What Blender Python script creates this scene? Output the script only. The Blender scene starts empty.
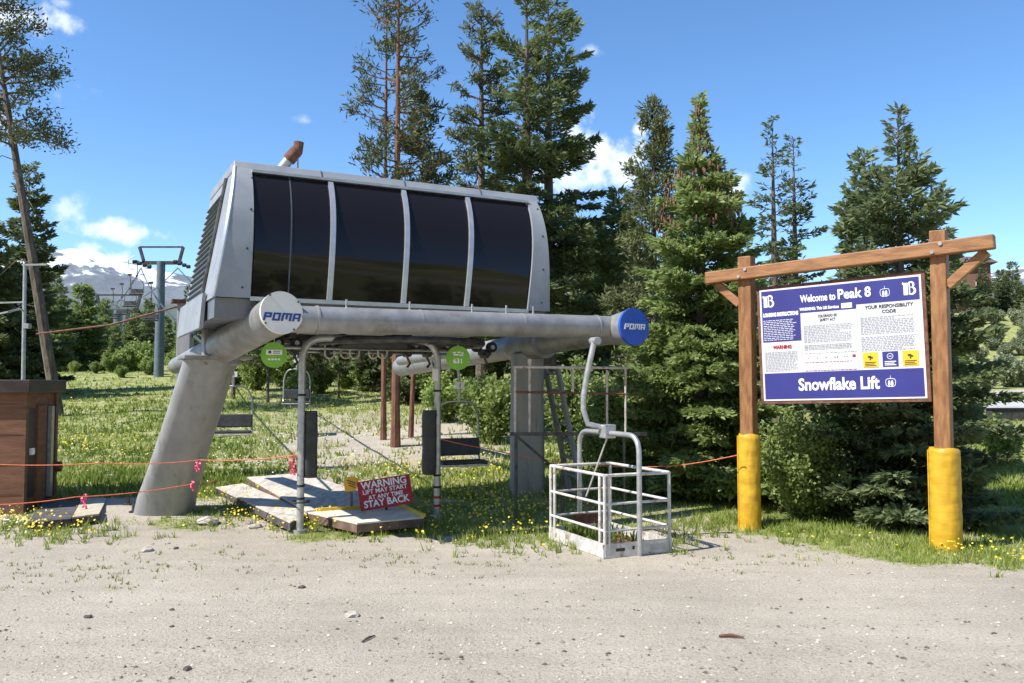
import bpy, bmesh, math, random
import numpy as np
from mathutils import Vector, Matrix, noise
R = math.radians
rng = np.random.default_rng(7); random.seed(7)
sc = bpy.context.scene; COL = sc.collection

# ------------------------------------------------------------ camera
F = 850.0; PITCH = math.atan(43.5/F); CAM = Vector((0,0,2.0))
cd = bpy.data.cameras.new('camera'); cam = bpy.data.objects.new('camera', cd); COL.objects.link(cam)
cd.sensor_width = 36; cd.lens = F/1024*36; cd.clip_end = 20000; cd.clip_start = .05
cam.location = CAM; cam.rotation_euler = (math.pi/2+PITCH, 0, 0); sc.camera = cam
def ray(px, py):
    a = (px-512)/F; v = (341.5-py)/F; c, s = math.cos(PITCH), math.sin(PITCH)
    return Vector((a, c - v*s, s + v*c))
def P(px, py, D):
    r = ray(px, py); return CAM + r*(D/r.y)
def sst(a, b, x):
    t = min(1, max(0, (x-a)/(b-a))); return t*t*(3-2*t)
def gz(X, Y):
    left = .08*max(0, min(Y, 45)-12) + .05*max(0, min(Y, 120)-45)
    r_ = .030*max(0, min(Y, 72)-13)
    r_ += 9.5*sst(72, 112, Y) * sst(20, 34, X)
    k = sst(2.5, 9, X); z = left*(1-k) + r_*k
    z += .35*sst(14, 40, Y)*noise.noise(Vector((X*.12, Y*.12, 3)))
    if Y > 9: z += .05*sst(9, 13, Y)*noise.noise(Vector((X*.9, Y*.9, 0)))
    z += .012*noise.noise(Vector((X*.7, Y*.7, 9)))
    if Y < 0: z += .42*max(0, -Y-62)*(1+.4*noise.noise(Vector((X*.008, Y*.008, 1))))  # hill added behind the camera, raised to show in the window reflections
    return z
def G(px, py):
    r = ray(px, py); lo = 2.0
    t = 2.0
    while t < 400:
        p = CAM + r*t
        if p.z < gz(p.x, p.y): return Vector((p.x, p.y, gz(p.x, p.y)))
        t += .04
    return P(px, py, 100)
# lift frame of reference: u along the terminal front, v to its back
ang = R(27.5); U = Vector((math.cos(ang), math.sin(ang), 0)); V = Vector((-U.y, U.x, 0)); Z = Vector((0,0,1))
O = P(290, 319, 10.2); O.z = 0
def L(s, t, z): return O + U*s + V*t + Z*z
def RP(px, py, t):                    # ray meets the plane t = const of the terminal
    r = ray(px, py); n = V; k = (O + V*t - CAM).dot(n)/r.dot(n); return CAM + r*k

# ------------------------------------------------------------ materials
def new_mat(name):
    m = bpy.data.materials.new(name); m.use_nodes = True; nt = m.node_tree
    return m, nt, nt.nodes['Principled BSDF']
def N(nt, typ, **kw):
    n = nt.nodes.new(typ)
    for k, v in kw.items():
        if k in n.inputs.keys(): n.inputs[k].default_value = v
        else: setattr(n, k, v)
    return n
def ramp(nt, fac, stops):
    r = nt.nodes.new('ShaderNodeValToRGB'); e = r.color_ramp.elements
    while len(e) < len(stops): e.new(.5)
    for el, (p, c) in zip(e, stops): el.position = p; el.color = (*c, 1)
    nt.links.new(fac, r.inputs['Fac']); return r
def surf(name, c1, c2, scale=6, rough=.6, metal=0, bump=.15, bscale=None, detail=6, lo=.35, hi=.65, stretch=(1,1,1), spec=.5, dirt=None, dscale=1.5):
    m, nt, b = new_mat(name)
    tc = N(nt, 'ShaderNodeTexCoord'); mp = N(nt, 'ShaderNodeMapping'); mp.inputs['Scale'].default_value = stretch
    nt.links.new(tc.outputs['Object'], mp.inputs['Vector'])
    n = N(nt, 'ShaderNodeTexNoise', Scale=scale, Detail=detail); nt.links.new(mp.outputs[0], n.inputs['Vector'])
    r = ramp(nt, n.outputs['Fac'], [(lo, c1), (hi, c2)])
    col = r.outputs['Color']
    if dirt:
        n3 = N(nt, 'ShaderNodeTexNoise', Scale=dscale, Detail=8, Roughness=.7); nt.links.new(mp.outputs[0], n3.inputs['Vector'])
        r3 = ramp(nt, n3.outputs['Fac'], [(.56, (0,0,0)), (.66, (1,1,1))])
        mx = N(nt, 'ShaderNodeMix', data_type='RGBA'); nt.links.new(r3.outputs['Color'], mx.inputs[0])
        nt.links.new(col, mx.inputs[6]); mx.inputs[7].default_value = (*dirt, 1); col = mx.outputs[2]
    nt.links.new(col, b.inputs['Base Color'])
    b.inputs['Roughness'].default_value = rough; b.inputs['Metallic'].default_value = metal
    b.inputs['Specular IOR Level'].default_value = spec
    if bump:
        n2 = N(nt, 'ShaderNodeTexNoise', Scale=bscale or scale*4, Detail=6); nt.links.new(mp.outputs[0], n2.inputs['Vector'])
        bp = N(nt, 'ShaderNodeBump', Strength=bump, Distance=.02); nt.links.new(n2.outputs['Fac'], bp.inputs['Height'])
        nt.links.new(bp.outputs[0], b.inputs['Normal'])
    return m
M = {}
M['steel'] = surf('galvanised_steel', (.235,.235,.24), (.33,.33,.33), 5, .5, .4, .05, dirt=(.2,.175,.145), dscale=1.6)
M['concrete_leg'] = surf('weathered_grey_paint', (.25,.255,.26), (.31,.31,.305), 2.5, .6, .1, .06, stretch=(3,3,.6), dirt=(.21,.205,.19), dscale=2)
M['galv'] = surf('galvanised_tube', (.36,.37,.38), (.5,.5,.5), 14, .42, .6, .05)
M['panel'] = surf('silver_panel', (.25,.27,.295), (.31,.325,.34), 3, .5, .15, .02)
M['panel_dark'] = surf('dark_louvre', (.07,.08,.09), (.1,.11,.12), 5, .5, .3, .02)
M['mullion'] = surf('mullion_metal', (.5,.51,.52), (.6,.6,.6), 8, .35, .6, .02)
M['base_blue'] = surf('grey_blue_skirt', (.13,.15,.18), (.19,.2,.23), 4, .5, .2, .03)
M['black'] = surf('black_vinyl', (.02,.02,.021), (.04,.04,.042), 7, .5, 0, .5, 9)
M['rubber'] = surf('rubber', (.015,.015,.015), (.03,.03,.03), 20, .8, 0, .1)
M['darkmetal'] = surf('dark_greasy_metal', (.04,.04,.042), (.1,.095,.09), 9, .55, .4, .1)
M['bluemetal'] = surf('blue_grey_tower_paint', (.10,.135,.165), (.14,.18,.21), 4, .5, .1, .03)
M['whitepaint'] = surf('chipped_white_paint', (.42,.40,.37), (.60,.585,.55), 12, .6, 0, .15, dirt=(.22,.12,.08), dscale=7)
M['pinkpaint'] = surf('faded_rail_paint', (.45,.38,.34), (.6,.55,.5), 10, .6, 0, .1, dirt=(.3,.12,.06), dscale=7)
M['tray'] = surf('dented_tray', (.42,.41,.38), (.66,.64,.6), 7, .55, .1, .2, dirt=(.24,.12,.075), dscale=5)
M['rust'] = surf('rust', (.10,.04,.025), (.2,.085,.05), 14, .85, 0, .4)
M['wood'] = surf('brown_timber', (.17,.07,.022), (.31,.145,.052), 3.5, .6, 0, .25, 12, stretch=(6,6,1.2), detail=9)
M['woodbeam'] = surf('brown_beam_timber', (.19,.08,.026), (.33,.155,.058), 2.2, .6, 0, .25, 12, stretch=(1.5,1.5,9), detail=9)
M['greyboard'] = surf('weathered_board', (.38,.34,.29), (.60,.55,.47), 3, .8, 0, .3, 14, stretch=(4,1.2,1))
M['palewood'] = surf('pale_ply', (.55,.47,.36), (.74,.66,.53), 5, .75, 0, .15)
M['deckside'] = surf('brown_fascia', (.10,.06,.045), (.2,.13,.1), 6, .8, 0, .2)
M['dark_shaded_wood'] = surf('dark_and_shaded_boards', (.05,.045,.045), (.1,.09,.085), 6, .8, 0, .2)  # dark wood, also boards by the hut with its shadow in the colour
M['kiosk'] = surf('red_brown_siding', (.12,.052,.027), (.19,.085,.043), 3, .7, 0, .2, stretch=(1,1,5), detail=8)
M['kioskroof'] = surf('dark_brown_roof_metal', (.035,.024,.022), (.06,.042,.038), 4, .45, .2, .05)
M['yellow'] = surf('yellow_vinyl', (.48,.27,.012), (.62,.37,.025), 4, .5, 0, .3, 7, stretch=(1,1,2.4))
M['signblue'] = surf('sign_blue', (.022,.022,.17), (.026,.028,.20), 3, .55, 0, 0)
M['signwhite'] = surf('sign_white', (.60,.60,.63), (.66,.66,.68), 3, .4, 0, 0)
M['signgrey'] = surf('sign_print_grey', (.42,.42,.44), (.46,.46,.48), 3, .5, 0, 0)
M['signred'] = surf('sign_red', (.33,.004,.01), (.42,.008,.014), 3, .45, 0, 0)
M['signyellow'] = surf('sign_yellow', (.68,.44,.02), (.75,.5,.03), 3, .45, 0, 0)
M['signorange'] = surf('sign_orange', (.78,.38,.02), (.85,.45,.03), 3, .45, 0, 0)
M['signgreen'] = surf('sign_green', (.16,.42,.03), (.22,.5,.05), 6, .45, 0, 0)
M['ink'] = surf('black_ink', (.015,.015,.02), (.02,.02,.03), 3, .5, 0, 0)
M['discwhite'] = surf('cream_disc', (.72,.68,.58), (.78,.74,.66), 4, .5, 0, 0)
M['discblue'] = surf('blue_disc', (.01,.075,.42), (.02,.1,.5), 4, .4, 0, 0)
M['logoblue'] = surf('logo_blue', (.01,.05,.22), (.015,.06,.26), 4, .5, 0, 0)
M['white'] = surf('white_lettering', (.8,.8,.8), (.85,.85,.85), 4, .5, 0, 0)
M['orange'] = surf('orange_rope', (.6,.12,.06), (.75,.2,.1), 30, .8, 0, .3)
M['pink'] = surf('pink_ribbon_plastic', (.85,.07,.17), (.9,.12,.25), 9, .5, 0, 0)
M['plank'] = surf('sunlit_planks', (.36,.32,.23), (.5,.45,.34), 5, .8, 0, .3, stretch=(5,1,1))  # lit part of the boardwalk, sun put into the colour
M['stone'] = surf('stone', (.3,.27,.23), (.5,.46,.4), 9, .9, 0, .5)
M['darkstone'] = surf('dark_stone', (.06,.05,.045), (.14,.1,.08), 9, .9, 0, .5)
M['roofbrown'] = surf('brown_roof', (.1,.06,.05), (.16,.1,.08), 4, .8, 0, .1)
M['wallbrown'] = surf('brown_wall', (.14,.07,.05), (.2,.1,.07), 4, .8, 0, .1)
M['wallpale'] = surf('pale_wall', (.5,.48,.45), (.6,.58,.55), 4, .8, 0, .1)
M['bark_grey'] = surf('grey_bark', (.07,.055,.045), (.17,.135,.11), 9, .9, 0, .8, 18, stretch=(1,1,.35))
M['bark_red'] = surf('red_bark', (.10,.045,.028), (.2,.09,.055), 9, .9, 0, .8, 18, stretch=(1,1,.35))
M['cone'] = surf('cone_brown', (.11,.05,.028), (.2,.095,.055), 30, .8, 0, .2)

def glass_mat():
    m, nt, b = new_mat('tinted_window_glass')
    b.inputs['Base Color'].default_value = (.012,.009,.008,1); b.inputs['Roughness'].default_value = .04
    b.inputs['IOR'].default_value = 1.42
    tc = N(nt, 'ShaderNodeTexCoord'); n = N(nt, 'ShaderNodeTexNoise', Scale=1.2, Detail=2)
    nt.links.new(tc.outputs['Object'], n.inputs['Vector'])
    bp = N(nt, 'ShaderNodeBump', Strength=.06, Distance=.05); nt.links.new(n.outputs['Fac'], bp.inputs['Height'])
    nt.links.new(bp.outputs[0], b.inputs['Normal']); return m
M['glass'] = glass_mat()

def foliage(name, dark, light, trans=.22, rough=.55, tip=None):
    m, nt, b = new_mat(name)
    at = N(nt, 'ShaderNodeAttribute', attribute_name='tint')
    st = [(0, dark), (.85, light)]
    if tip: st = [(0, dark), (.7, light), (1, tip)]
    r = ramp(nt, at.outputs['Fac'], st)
    oi = N(nt, 'ShaderNodeObjectInfo'); mr = N(nt, 'ShaderNodeMapRange'); nt.links.new(oi.outputs['Random'], mr.inputs['Value'])
    mr.inputs['To Min'].default_value = .8; mr.inputs['To Max'].default_value = 1.2
    hs = N(nt, 'ShaderNodeHueSaturation'); nt.links.new(mr.outputs[0], hs.inputs['Value']); nt.links.new(r.outputs['Color'], hs.inputs['Color'])
    nt.links.new(hs.outputs[0], b.inputs['Base Color']); b.inputs['Roughness'].default_value = rough
    b.inputs['Specular IOR Level'].default_value = .35
    t = N(nt, 'ShaderNodeBsdfTranslucent'); nt.links.new(hs.outputs[0], t.inputs['Color'])
    mx = N(nt, 'ShaderNodeMixShader'); mx.inputs[0].default_value = trans
    nt.links.new(b.outputs[0], mx.inputs[1]); nt.links.new(t.outputs[0], mx.inputs[2])
    nt.links.new(mx.outputs[0], nt.nodes['Material Output'].inputs['Surface']); return m
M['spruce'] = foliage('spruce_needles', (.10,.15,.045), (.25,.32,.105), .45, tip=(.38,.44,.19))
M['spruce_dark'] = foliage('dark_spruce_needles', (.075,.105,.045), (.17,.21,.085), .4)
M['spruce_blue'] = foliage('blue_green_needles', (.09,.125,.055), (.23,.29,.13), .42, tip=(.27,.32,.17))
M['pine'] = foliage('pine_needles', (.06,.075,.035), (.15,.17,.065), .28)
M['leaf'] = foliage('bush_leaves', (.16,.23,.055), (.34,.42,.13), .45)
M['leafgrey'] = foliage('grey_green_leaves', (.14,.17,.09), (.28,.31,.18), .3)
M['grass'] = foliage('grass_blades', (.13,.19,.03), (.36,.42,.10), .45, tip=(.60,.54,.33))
M['petal'] = foliage('yellow_petals', (.7,.5,.02), (.85,.72,.06), .2)
M['petalw'] = foliage('pale_petals', (.6,.6,.5), (.8,.78,.7), .2)

# ------------------------------------------------------------ mesh helpers
ORG = {}
def tag(o, label=None, cat=None, group=None, kind=None):
    if label: o['label'] = label
    if cat: o['category'] = cat
    if group: o['group'] = group
    if kind: o['kind'] = kind
    return o
def empty(name, loc, label, cat, group=None, rz=0):
    o = bpy.data.objects.new(name, None); COL.objects.link(o); o.empty_display_size = .3
    o.location = loc; o.rotation_euler.z = rz; ORG[o] = Vector(loc); return tag(o, label, cat, group)
class MB:
    def __init__(s): s.v = []; s.f = []
    def add(s, vs, fs):
        n = len(s.v); s.v += [Vector(v) for v in vs]; s.f += [[i+n for i in f] for f in fs]; return s
    def box(s, c, size, x=(1,0,0), y=(0,1,0), z=(0,0,1)):
        c, x, y, z = Vector(c), Vector(x), Vector(y), Vector(z); a, b, d = size[0]/2, size[1]/2, size[2]/2
        vs = [c + x*(a*i) + y*(b*j) + z*(d*k) for i in (-1,1) for j in (-1,1) for k in (-1,1)]
        return s.add(vs, [[0,1,3,2],[4,6,7,5],[0,4,5,1],[2,3,7,6],[0,2,6,4],[1,5,7,3]])
    def hexa(s, bot, top):       # two quads, same winding
        return s.add(list(bot)+list(top), [[3,2,1,0],[4,5,6,7],[0,1,5,4],[1,2,6,5],[2,3,7,6],[3,0,4,7]])
    def bar(s, p, q, w, h, up=(0,0,1)):
        p, q = Vector(p), Vector(q); x = (q-p).normalized(); y = Vector(up).cross(x).normalized(); z = x.cross(y)
        return s.box((p+q)/2, ((q-p).length, w, h), x, y, z)
    def tube(s, pts, r, n=12, cap=True):
        pts = [Vector(p) for p in pts]; rs = r if isinstance(r, (list, tuple)) else [r]*len(pts)
        ref = None; vs = []
        for i, p in enumerate(pts):
            d = (pts[min(i+1, len(pts)-1)] - pts[max(i-1, 0)]).normalized()
            if ref is None:
                ref = d.cross(Vector((0,0,1)));
                if ref.length < .1: ref = d.cross(Vector((1,0,0)))
            ref = (ref - d*ref.dot(d)).normalized(); b = d.cross(ref)
            vs += [p + (ref*math.cos(2*math.pi*k/n) + b*math.sin(2*math.pi*k/n))*rs[i] for k in range(n)]
        fs = [[i*n+k, i*n+(k+1)%n, (i+1)*n+(k+1)%n, (i+1)*n+k] for i in range(len(pts)-1) for k in range(n)]
        if cap: fs += [list(range(n))[::-1], [(len(pts)-1)*n+k for k in range(n)]]
        return s.add(vs, fs)
    def cyl(s, p, q, r, n=20, r2=None): return s.tube([p, q], [r, r if r2 is None else r2], n)
    def build(s, name, mat, parent=None, origin=None, smooth=False, bevel=0, local=False):
        me = bpy.data.meshes.new(name)
        org = Vector((0,0,0)) if local else (ORG[parent] if parent is not None else Vector(origin) if origin is not None else Vector((0,0,0)))
        me.from_pydata([v-org for v in s.v], [], s.f); me.materials.append(mat)
        bm = bmesh.new(); bm.from_mesh(me); bmesh.ops.recalc_face_normals(bm, faces=bm.faces); bm.to_mesh(me); bm.free()
        if smooth:
            me.polygons.foreach_set('use_smooth', [True]*len(me.polygons)); me.set_sharp_from_angle(angle=R(38))
        o = bpy.data.objects.new(name, me); COL.objects.link(o)
        if parent is not None: o.parent = parent; ORG[o] = ORG[parent]
        else: o.location = org; ORG[o] = org
        if bevel:
            b = o.modifiers.new('bevel', 'BEVEL'); b.width = bevel; b.segments = 2; b.limit_method = 'ANGLE'
        return o
def arc(c, x, y, r, a0, a1, n=8):
    c, x, y = Vector(c), Vector(x), Vector(y)
    return [c + x*(r*math.cos(R(a0+(a1-a0)*i/n))) + y*(r*math.sin(R(a0+(a1-a0)*i/n))) for i in range(n+1)]
def fillet(pts, r, n=5):
    out = [Vector(pts[0])]
    for i in range(1, len(pts)-1):
        a, b, c = Vector(pts[i-1]), Vector(pts[i]), Vector(pts[i+1])
        p = b + (a-b).normalized()*min(r, (a-b).length*.49); q = b + (c-b).normalized()*min(r, (c-b).length*.49)
        for k in range(n+1):
            t = k/n; out.append(p*(1-t)**2 + b*2*t*(1-t) + q*t*t)
    out.append(Vector(pts[-1])); return out
def copy_tree(o, parent=None):
    c = o.copy(); COL.objects.link(c); c.parent = parent
    for ch in o.children: copy_tree(ch, c)
    return c
def text(body, size, pos, right, up, mat, name='lettering', parent=None, align='CENTER', bold=0, shear=0, sx=1, ext=.002, obj=True):
    cu = bpy.data.curves.new('t', 'FONT'); cu.body = body; cu.size = size; cu.align_x = align; cu.align_y = 'CENTER'
    cu.offset = bold; cu.shear = shear; cu.extrude = ext; cu.resolution_u = 3
    t = bpy.data.objects.new('t', cu); COL.objects.link(t); bpy.context.view_layer.update()
    me = bpy.data.meshes.new_from_object(t.evaluated_get(bpy.context.evaluated_depsgraph_get()))
    bpy.data.objects.remove(t); bpy.data.curves.remove(cu)
    right, up = Vector(right).normalized(), Vector(up).normalized(); nrm = right.cross(up)
    vs = [Vector(pos) + right*(v.co.x*sx) + up*v.co.y + nrm*v.co.z for v in me.vertices]
    mb = MB(); mb.add(vs, [list(p.vertices) for p in me.polygons]); bpy.data.meshes.remove(me)
    return mb.build(name, mat, parent) if obj else mb
def np_mesh(name, V_, nper, mat, tint=None, parent=None, origin=(0,0,0), local=False):
    """V_: (nfaces*nper,3) array, every nper verts make one face"""
    org = np.array(ORG[parent] if (parent is not None and not local) else ((0,0,0) if local else origin))
    V_ = (V_ - org).astype(np.float32); nf = len(V_)//nper
    me = bpy.data.meshes.new(name); me.vertices.add(len(V_)); me.vertices.foreach_set('co', V_.ravel())
    me.loops.add(len(V_)); me.loops.foreach_set('vertex_index', np.arange(len(V_), dtype=np.int32))
    me.polygons.add(nf); me.polygons.foreach_set('loop_start', np.arange(0, len(V_), nper, dtype=np.int32))
    me.update(calc_edges=True); me.validate()
    a = me.attributes.new('tint', 'FLOAT', 'FACE')
    a.data.foreach_set('value', (tint if tint is not None else np.full(nf, .5)).astype(np.float32))
    me.materials.append(mat)
    o = bpy.data.objects.new(name, me); COL.objects.link(o)
    if parent is not None: o.parent = parent; ORG[o] = ORG[parent]
    else: o.location = org
    return o
def nrmz(a): return a/np.maximum(np.linalg.norm(a, axis=-1, keepdims=True), 1e-9)
def rhomb(C, D, ln, wd, updir=None, up_j=.8):
    n = len(C); D = nrmz(D); rv = rng.normal(size=(n,3))*up_j
    if updir is not None: rv = rv + np.array(updir)
    S = nrmz(np.cross(D, rv)); ln = np.broadcast_to(ln, n)[:,None]; wd = np.broadcast_to(wd, n)[:,None]
    a = C; b = C + D*ln*.5 + S*wd*.5; c = C + D*ln; d = C + D*ln*.5 - S*wd*.5
    return np.stack([a,b,c,d], 1).reshape(-1,3)

# ------------------------------------------------------------ sky and sun
SUN = Vector((-.57, -.30, .765)).normalized()
w = bpy.data.worlds.new('World'); sc.world = w; w.use_nodes = True; nt = w.node_tree
bg = nt.nodes['Background']; sky = nt.nodes.new('ShaderNodeTexSky'); sky.sky_type = 'NISHITA'; sky.sun_disc = False
sky.sun_elevation = math.asin(SUN.z); sky.sun_rotation = math.atan2(SUN.x, SUN.y) % (2*math.pi)
sky.altitude = 2900; sky.dust_density = .05; sky.ozone_density = 2.6; sky.air_density = 1.15
tc = nt.nodes.new('ShaderNodeTexCoord'); gen = tc.outputs['Generated']
n1 = N(nt, 'ShaderNodeTexNoise', Scale=16, Detail=9, Roughness=.6); nt.links.new(gen, n1.inputs['Vector'])
n2 = N(nt, 'ShaderNodeTexNoise', Scale=5, Detail=5, Roughness=.6); nt.links.new(gen, n2.inputs['Vector'])
def mth(op, a, b=None, c=None):
    n = nt.nodes.new('ShaderNodeMath'); n.operation = op
    for i, x in enumerate((a, b, c)):
        if x is None: continue
        if isinstance(x, (int, float)): n.inputs[i].default_value = x
        else: nt.links.new(x, n.inputs[i])
    return n.outputs[0]
clouds = [(600,150,52,34,1.),(640,128,16,10,.9),(560,175,70,26,.75),(60,206,34,26,.62),(125,232,52,13,.8),(88,252,17,13,.85),(118,260,22,10,.9),(18,12,42,20,.85),(735,192,26,22,.65),(62,2,12,7,.5),(590,50,14,8,.4),(306,121,16,7,.35),(700,210,60,12,.6), (-200,60,160,60,.9),(1300,120,150,50,.8)]
tot = None
for (cx, cy, rx, ry, dens) in clouds:
    d0 = ray(cx, cy).normalized()
    rt = Vector((d0.y, -d0.x, 0)).normalized(); up = rt.cross(d0)
    def dot(vec):
        n = nt.nodes.new('ShaderNodeVectorMath'); n.operation = 'DOT_PRODUCT'; nt.links.new(gen, n.inputs[0]); n.inputs[1].default_value = vec; return n.outputs['Value']
    a = mth('DIVIDE', dot(rt), rx/F); b = mth('DIVIDE', dot(up), ry/F)
    r2 = mth('SQRT', mth('ADD', mth('MULTIPLY', a, a), mth('MULTIPLY', b, b)))
    front = mth('GREATER_THAN', dot(d0), 0.2)
    k = mth('SUBTRACT', 1.0, r2)
    k = mth('ADD', k, mth('MULTIPLY', mth('SUBTRACT', n1.outputs['Fac'], .52), 4.2))
    k = mth('ADD', k, mth('MULTIPLY', mth('SUBTRACT', n2.outputs['Fac'], .5), 1.0))
    mr = nt.nodes.new('ShaderNodeMapRange'); mr.interpolation_type = 'SMOOTHSTEP'; nt.links.new(k, mr.inputs['Value'])
    mr.inputs['From Min'].default_value = .0; mr.inputs['From Max'].default_value = .9; mr.inputs['To Max'].default_value = dens
    lim = nt.nodes.new('ShaderNodeMapRange'); nt.links.new(r2, lim.inputs['Value'])
    lim.inputs['From Min'].default_value = .9; lim.inputs['From Max'].default_value = 1.7; lim.inputs['To Min'].default_value = 1; lim.inputs['To Max'].default_value = 0
    k = mth('MULTIPLY', mth('MULTIPLY', mr.outputs[0], front), lim.outputs[0])
    tot = k if tot is None else mth('MAXIMUM', tot, k)
mx = nt.nodes.new('ShaderNodeMix'); mx.data_type = 'RGBA'; nt.links.new(tot, mx.inputs[0])
hs = N(nt, 'ShaderNodeHueSaturation', Saturation=1.15); nt.links.new(sky.outputs[0], hs.inputs['Color'])
nt.links.new(hs.outputs[0], mx.inputs[6]); mx.inputs[7].default_value = (5.6, 5.9, 6.3, 1)
nt.links.new(mx.outputs[2], bg.inputs['Color']); bg.inputs['Strength'].default_value = .148
sl = bpy.data.lights.new('sun', 'SUN'); sl.energy = 5.0; sl.angle = R(.53); sl.color = (1, .955, .88)
so = bpy.data.objects.new('sun', sl); COL.objects.link(so); so.rotation_euler = SUN.to_track_quat('Z', 'Y').to_euler(); so.location = (-20,-20,40)
sc.view_settings.view_transform = 'Standard'; sc.view_settings.look = 'None'; sc.view_settings.exposure = .68; sc.view_settings.gamma = 1

# ------------------------------------------------------------ ground
def edge(X):       # world Y of the gravel's far edge
    xs = [-30,-8,-5,-2,.5,2.4,4,5.4,8,14,30]; ys = [13.5,12.2,11.7,11.4,10.9,11.2,10.3,9.4,9.2,9.5,10]
    return float(np.interp(X, xs, ys))
def grassy(X, Y):  # 0 gravel .. 1 grass
    e = edge(X); n = noise.noise(Vector((X*.55, Y*.55, 2)))*.9 + noise.noise(Vector((X*1.7, Y*1.7, 5)))*.45
    g = sst(-1.0, 1.5, (Y-e) + n*1.7)*(.8+.25*n)
    # worn dirt behind the arch and the left pad
    for (cx, cy, rx, ry, am) in ((-6.2,13.2,1.6,1.1,.95), (-3.3,13.6,1.7,2.4,.95), (-3.2,19,3,4.5,.75), (-.9,22,2.4,6,.7), (-5,24,4,5,.5), (-8.8,13.2,1.6,1.2,.9), (-10,17.5,5,2.6,.35)):
        q = ((X-cx)/rx)**2 + ((Y-cy)/ry)**2
        g *= 1 - am*max(0, 1-q*.8)*(.75+n*.5)
    # reflection bands on the added hill behind the camera; road on the right
    if Y < -30: g = 1 if noise.noise(Vector((X*.006, Y*.03, 7))) > -.12 else 0
    if X > 12:
        g *= 1 - (sst(38,42,Y)*(1-sst(66,70,Y)))
    return max(0, min(1, g))
ys = np.concatenate([np.linspace(-520,-10,40), np.linspace(-5,6,18), np.linspace(6.15,18,100), np.linspace(18.4,50,70), np.linspace(51,130,50), np.linspace(140,900,14)])
xs = np.concatenate([np.linspace(-700,-60,14), np.linspace(-55,-14,30), np.linspace(-13.8,12,190), np.linspace(12.4,60,60), np.linspace(66,700,14)])
vs = [(x, y, gz(x, y)) for y in ys for x in xs]; nx = len(xs)
fs = [(j*nx+i, j*nx+i+1, (j+1)*nx+i+1, (j+1)*nx+i) for j in range(len(ys)-1) for i in range(nx-1)]
me = bpy.data.meshes.new('ground'); me.from_pydata(vs, [], fs)
at = me.attributes.new('grass', 'FLOAT', 'POINT'); at.data.foreach_set('value', [grassy(x, y) for x, y, z in vs])
me.polygons.foreach_set('use_smooth', [True]*len(fs))
gm, nt, b = new_mat('gravel_and_turf')
tc = N(nt, 'ShaderNodeTexCoord'); ob = tc.outputs['Object']
def nz(s, d=6, r=.55):
    n = N(nt, 'ShaderNodeTexNoise', Scale=s, Detail=d, Roughness=r); nt.links.new(ob, n.inputs['Vector']); return n.outputs['Fac']
big = nz(.45, 5); mid = nz(5, 8, .65); fine = nz(38, 6, .75)
gr1 = ramp(nt, mid, [(.3, (.37,.33,.275)), (.7, (.52,.47,.395))])
gr2 = ramp(nt, fine, [(.34, (.13,.11,.09)), (.45, (.42,.375,.31)), (.60, (.52,.465,.385)), (.69, (.78,.72,.64))])
m1 = N(nt, 'ShaderNodeMix', data_type='RGBA'); m1.inputs[0].default_value = .7; nt.links.new(gr1.outputs[0], m1.inputs[6]); nt.links.new(gr2.outputs[0], m1.inputs[7])
bigr = ramp(nt, big, [(.35, (.86,.85,.83)), (.65, (1.06,1.05,1.03))])
smp = N(nt, 'ShaderNodeMapping'); smp.inputs['Scale'].default_value = (.35, 3.2, 1); smp.inputs['Rotation'].default_value = (0,0,.12); nt.links.new(ob, smp.inputs['Vector'])
sn_ = N(nt, 'ShaderNodeTexNoise', Scale=1.1, Detail=5); nt.links.new(smp.outputs[0], sn_.inputs['Vector'])
str_ = ramp(nt, sn_.outputs['Fac'], [(.4, (.86,.85,.84)), (.56, (1.04,1.04,1.03))])
ms_ = N(nt, 'ShaderNodeMix', data_type='RGBA', blend_type='MULTIPLY'); ms_.inputs[0].default_value = .35; nt.links.new(bigr.outputs[0], ms_.inputs[6]); nt.links.new(str_.outputs[0], ms_.inputs[7])
m2 = N(nt, 'ShaderNodeMix', data_type='RGBA', blend_type='MULTIPLY'); m2.inputs[0].default_value = 1; nt.links.new(m1.outputs[2], m2.inputs[6]); nt.links.new(ms_.outputs[2], m2.inputs[7])
vo = N(nt, 'ShaderNodeTexVoronoi', Scale=9); nt.links.new(ob, vo.inputs['Vector'])
spk = ramp(nt, vo.outputs['Distance'], [(.06, (1,1,1)), (.11, (0,0,0))])
m2b = N(nt, 'ShaderNodeMix', data_type='RGBA'); nt.links.new(mth('MULTIPLY', spk.outputs[0], .55), m2b.inputs[0]) if False else None
tf1 = ramp(nt, nz(2.2, 7, .7), [(.32, (.15,.20,.045)), (.47, (.24,.28,.08)), (.56, (.36,.35,.17)), (.66, (.50,.44,.33))])
tf2 = ramp(nt, nz(30, 4, .7), [(.3, (.55,.55,.5)), (.7, (1.3,1.3,1.3))])
m3 = N(nt, 'ShaderNodeMix', data_type='RGBA', blend_type='MULTIPLY'); m3.inputs[0].default_value = 1; nt.links.new(tf1.outputs[0], m3.inputs[6]); nt.links.new(tf2.outputs[0], m3.inputs[7])
att = N(nt, 'ShaderNodeAttribute', attribute_name='grass')
ad = N(nt, 'ShaderNodeMath', operation='ADD'); nt.links.new(att.outputs['Fac'], ad.inputs[0])
sb = N(nt, 'ShaderNodeMath', operation='MULTIPLY_ADD'); nt.links.new(nz(7, 6, .7), sb.inputs[0]); sb.inputs[1].default_value = 1.2; sb.inputs[2].default_value = -.6
nt.links.new(sb.outputs[0], ad.inputs[1])
thr = ramp(nt, ad.outputs[0], [(.42, (0,0,0)), (.62, (1,1,1))])
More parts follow.
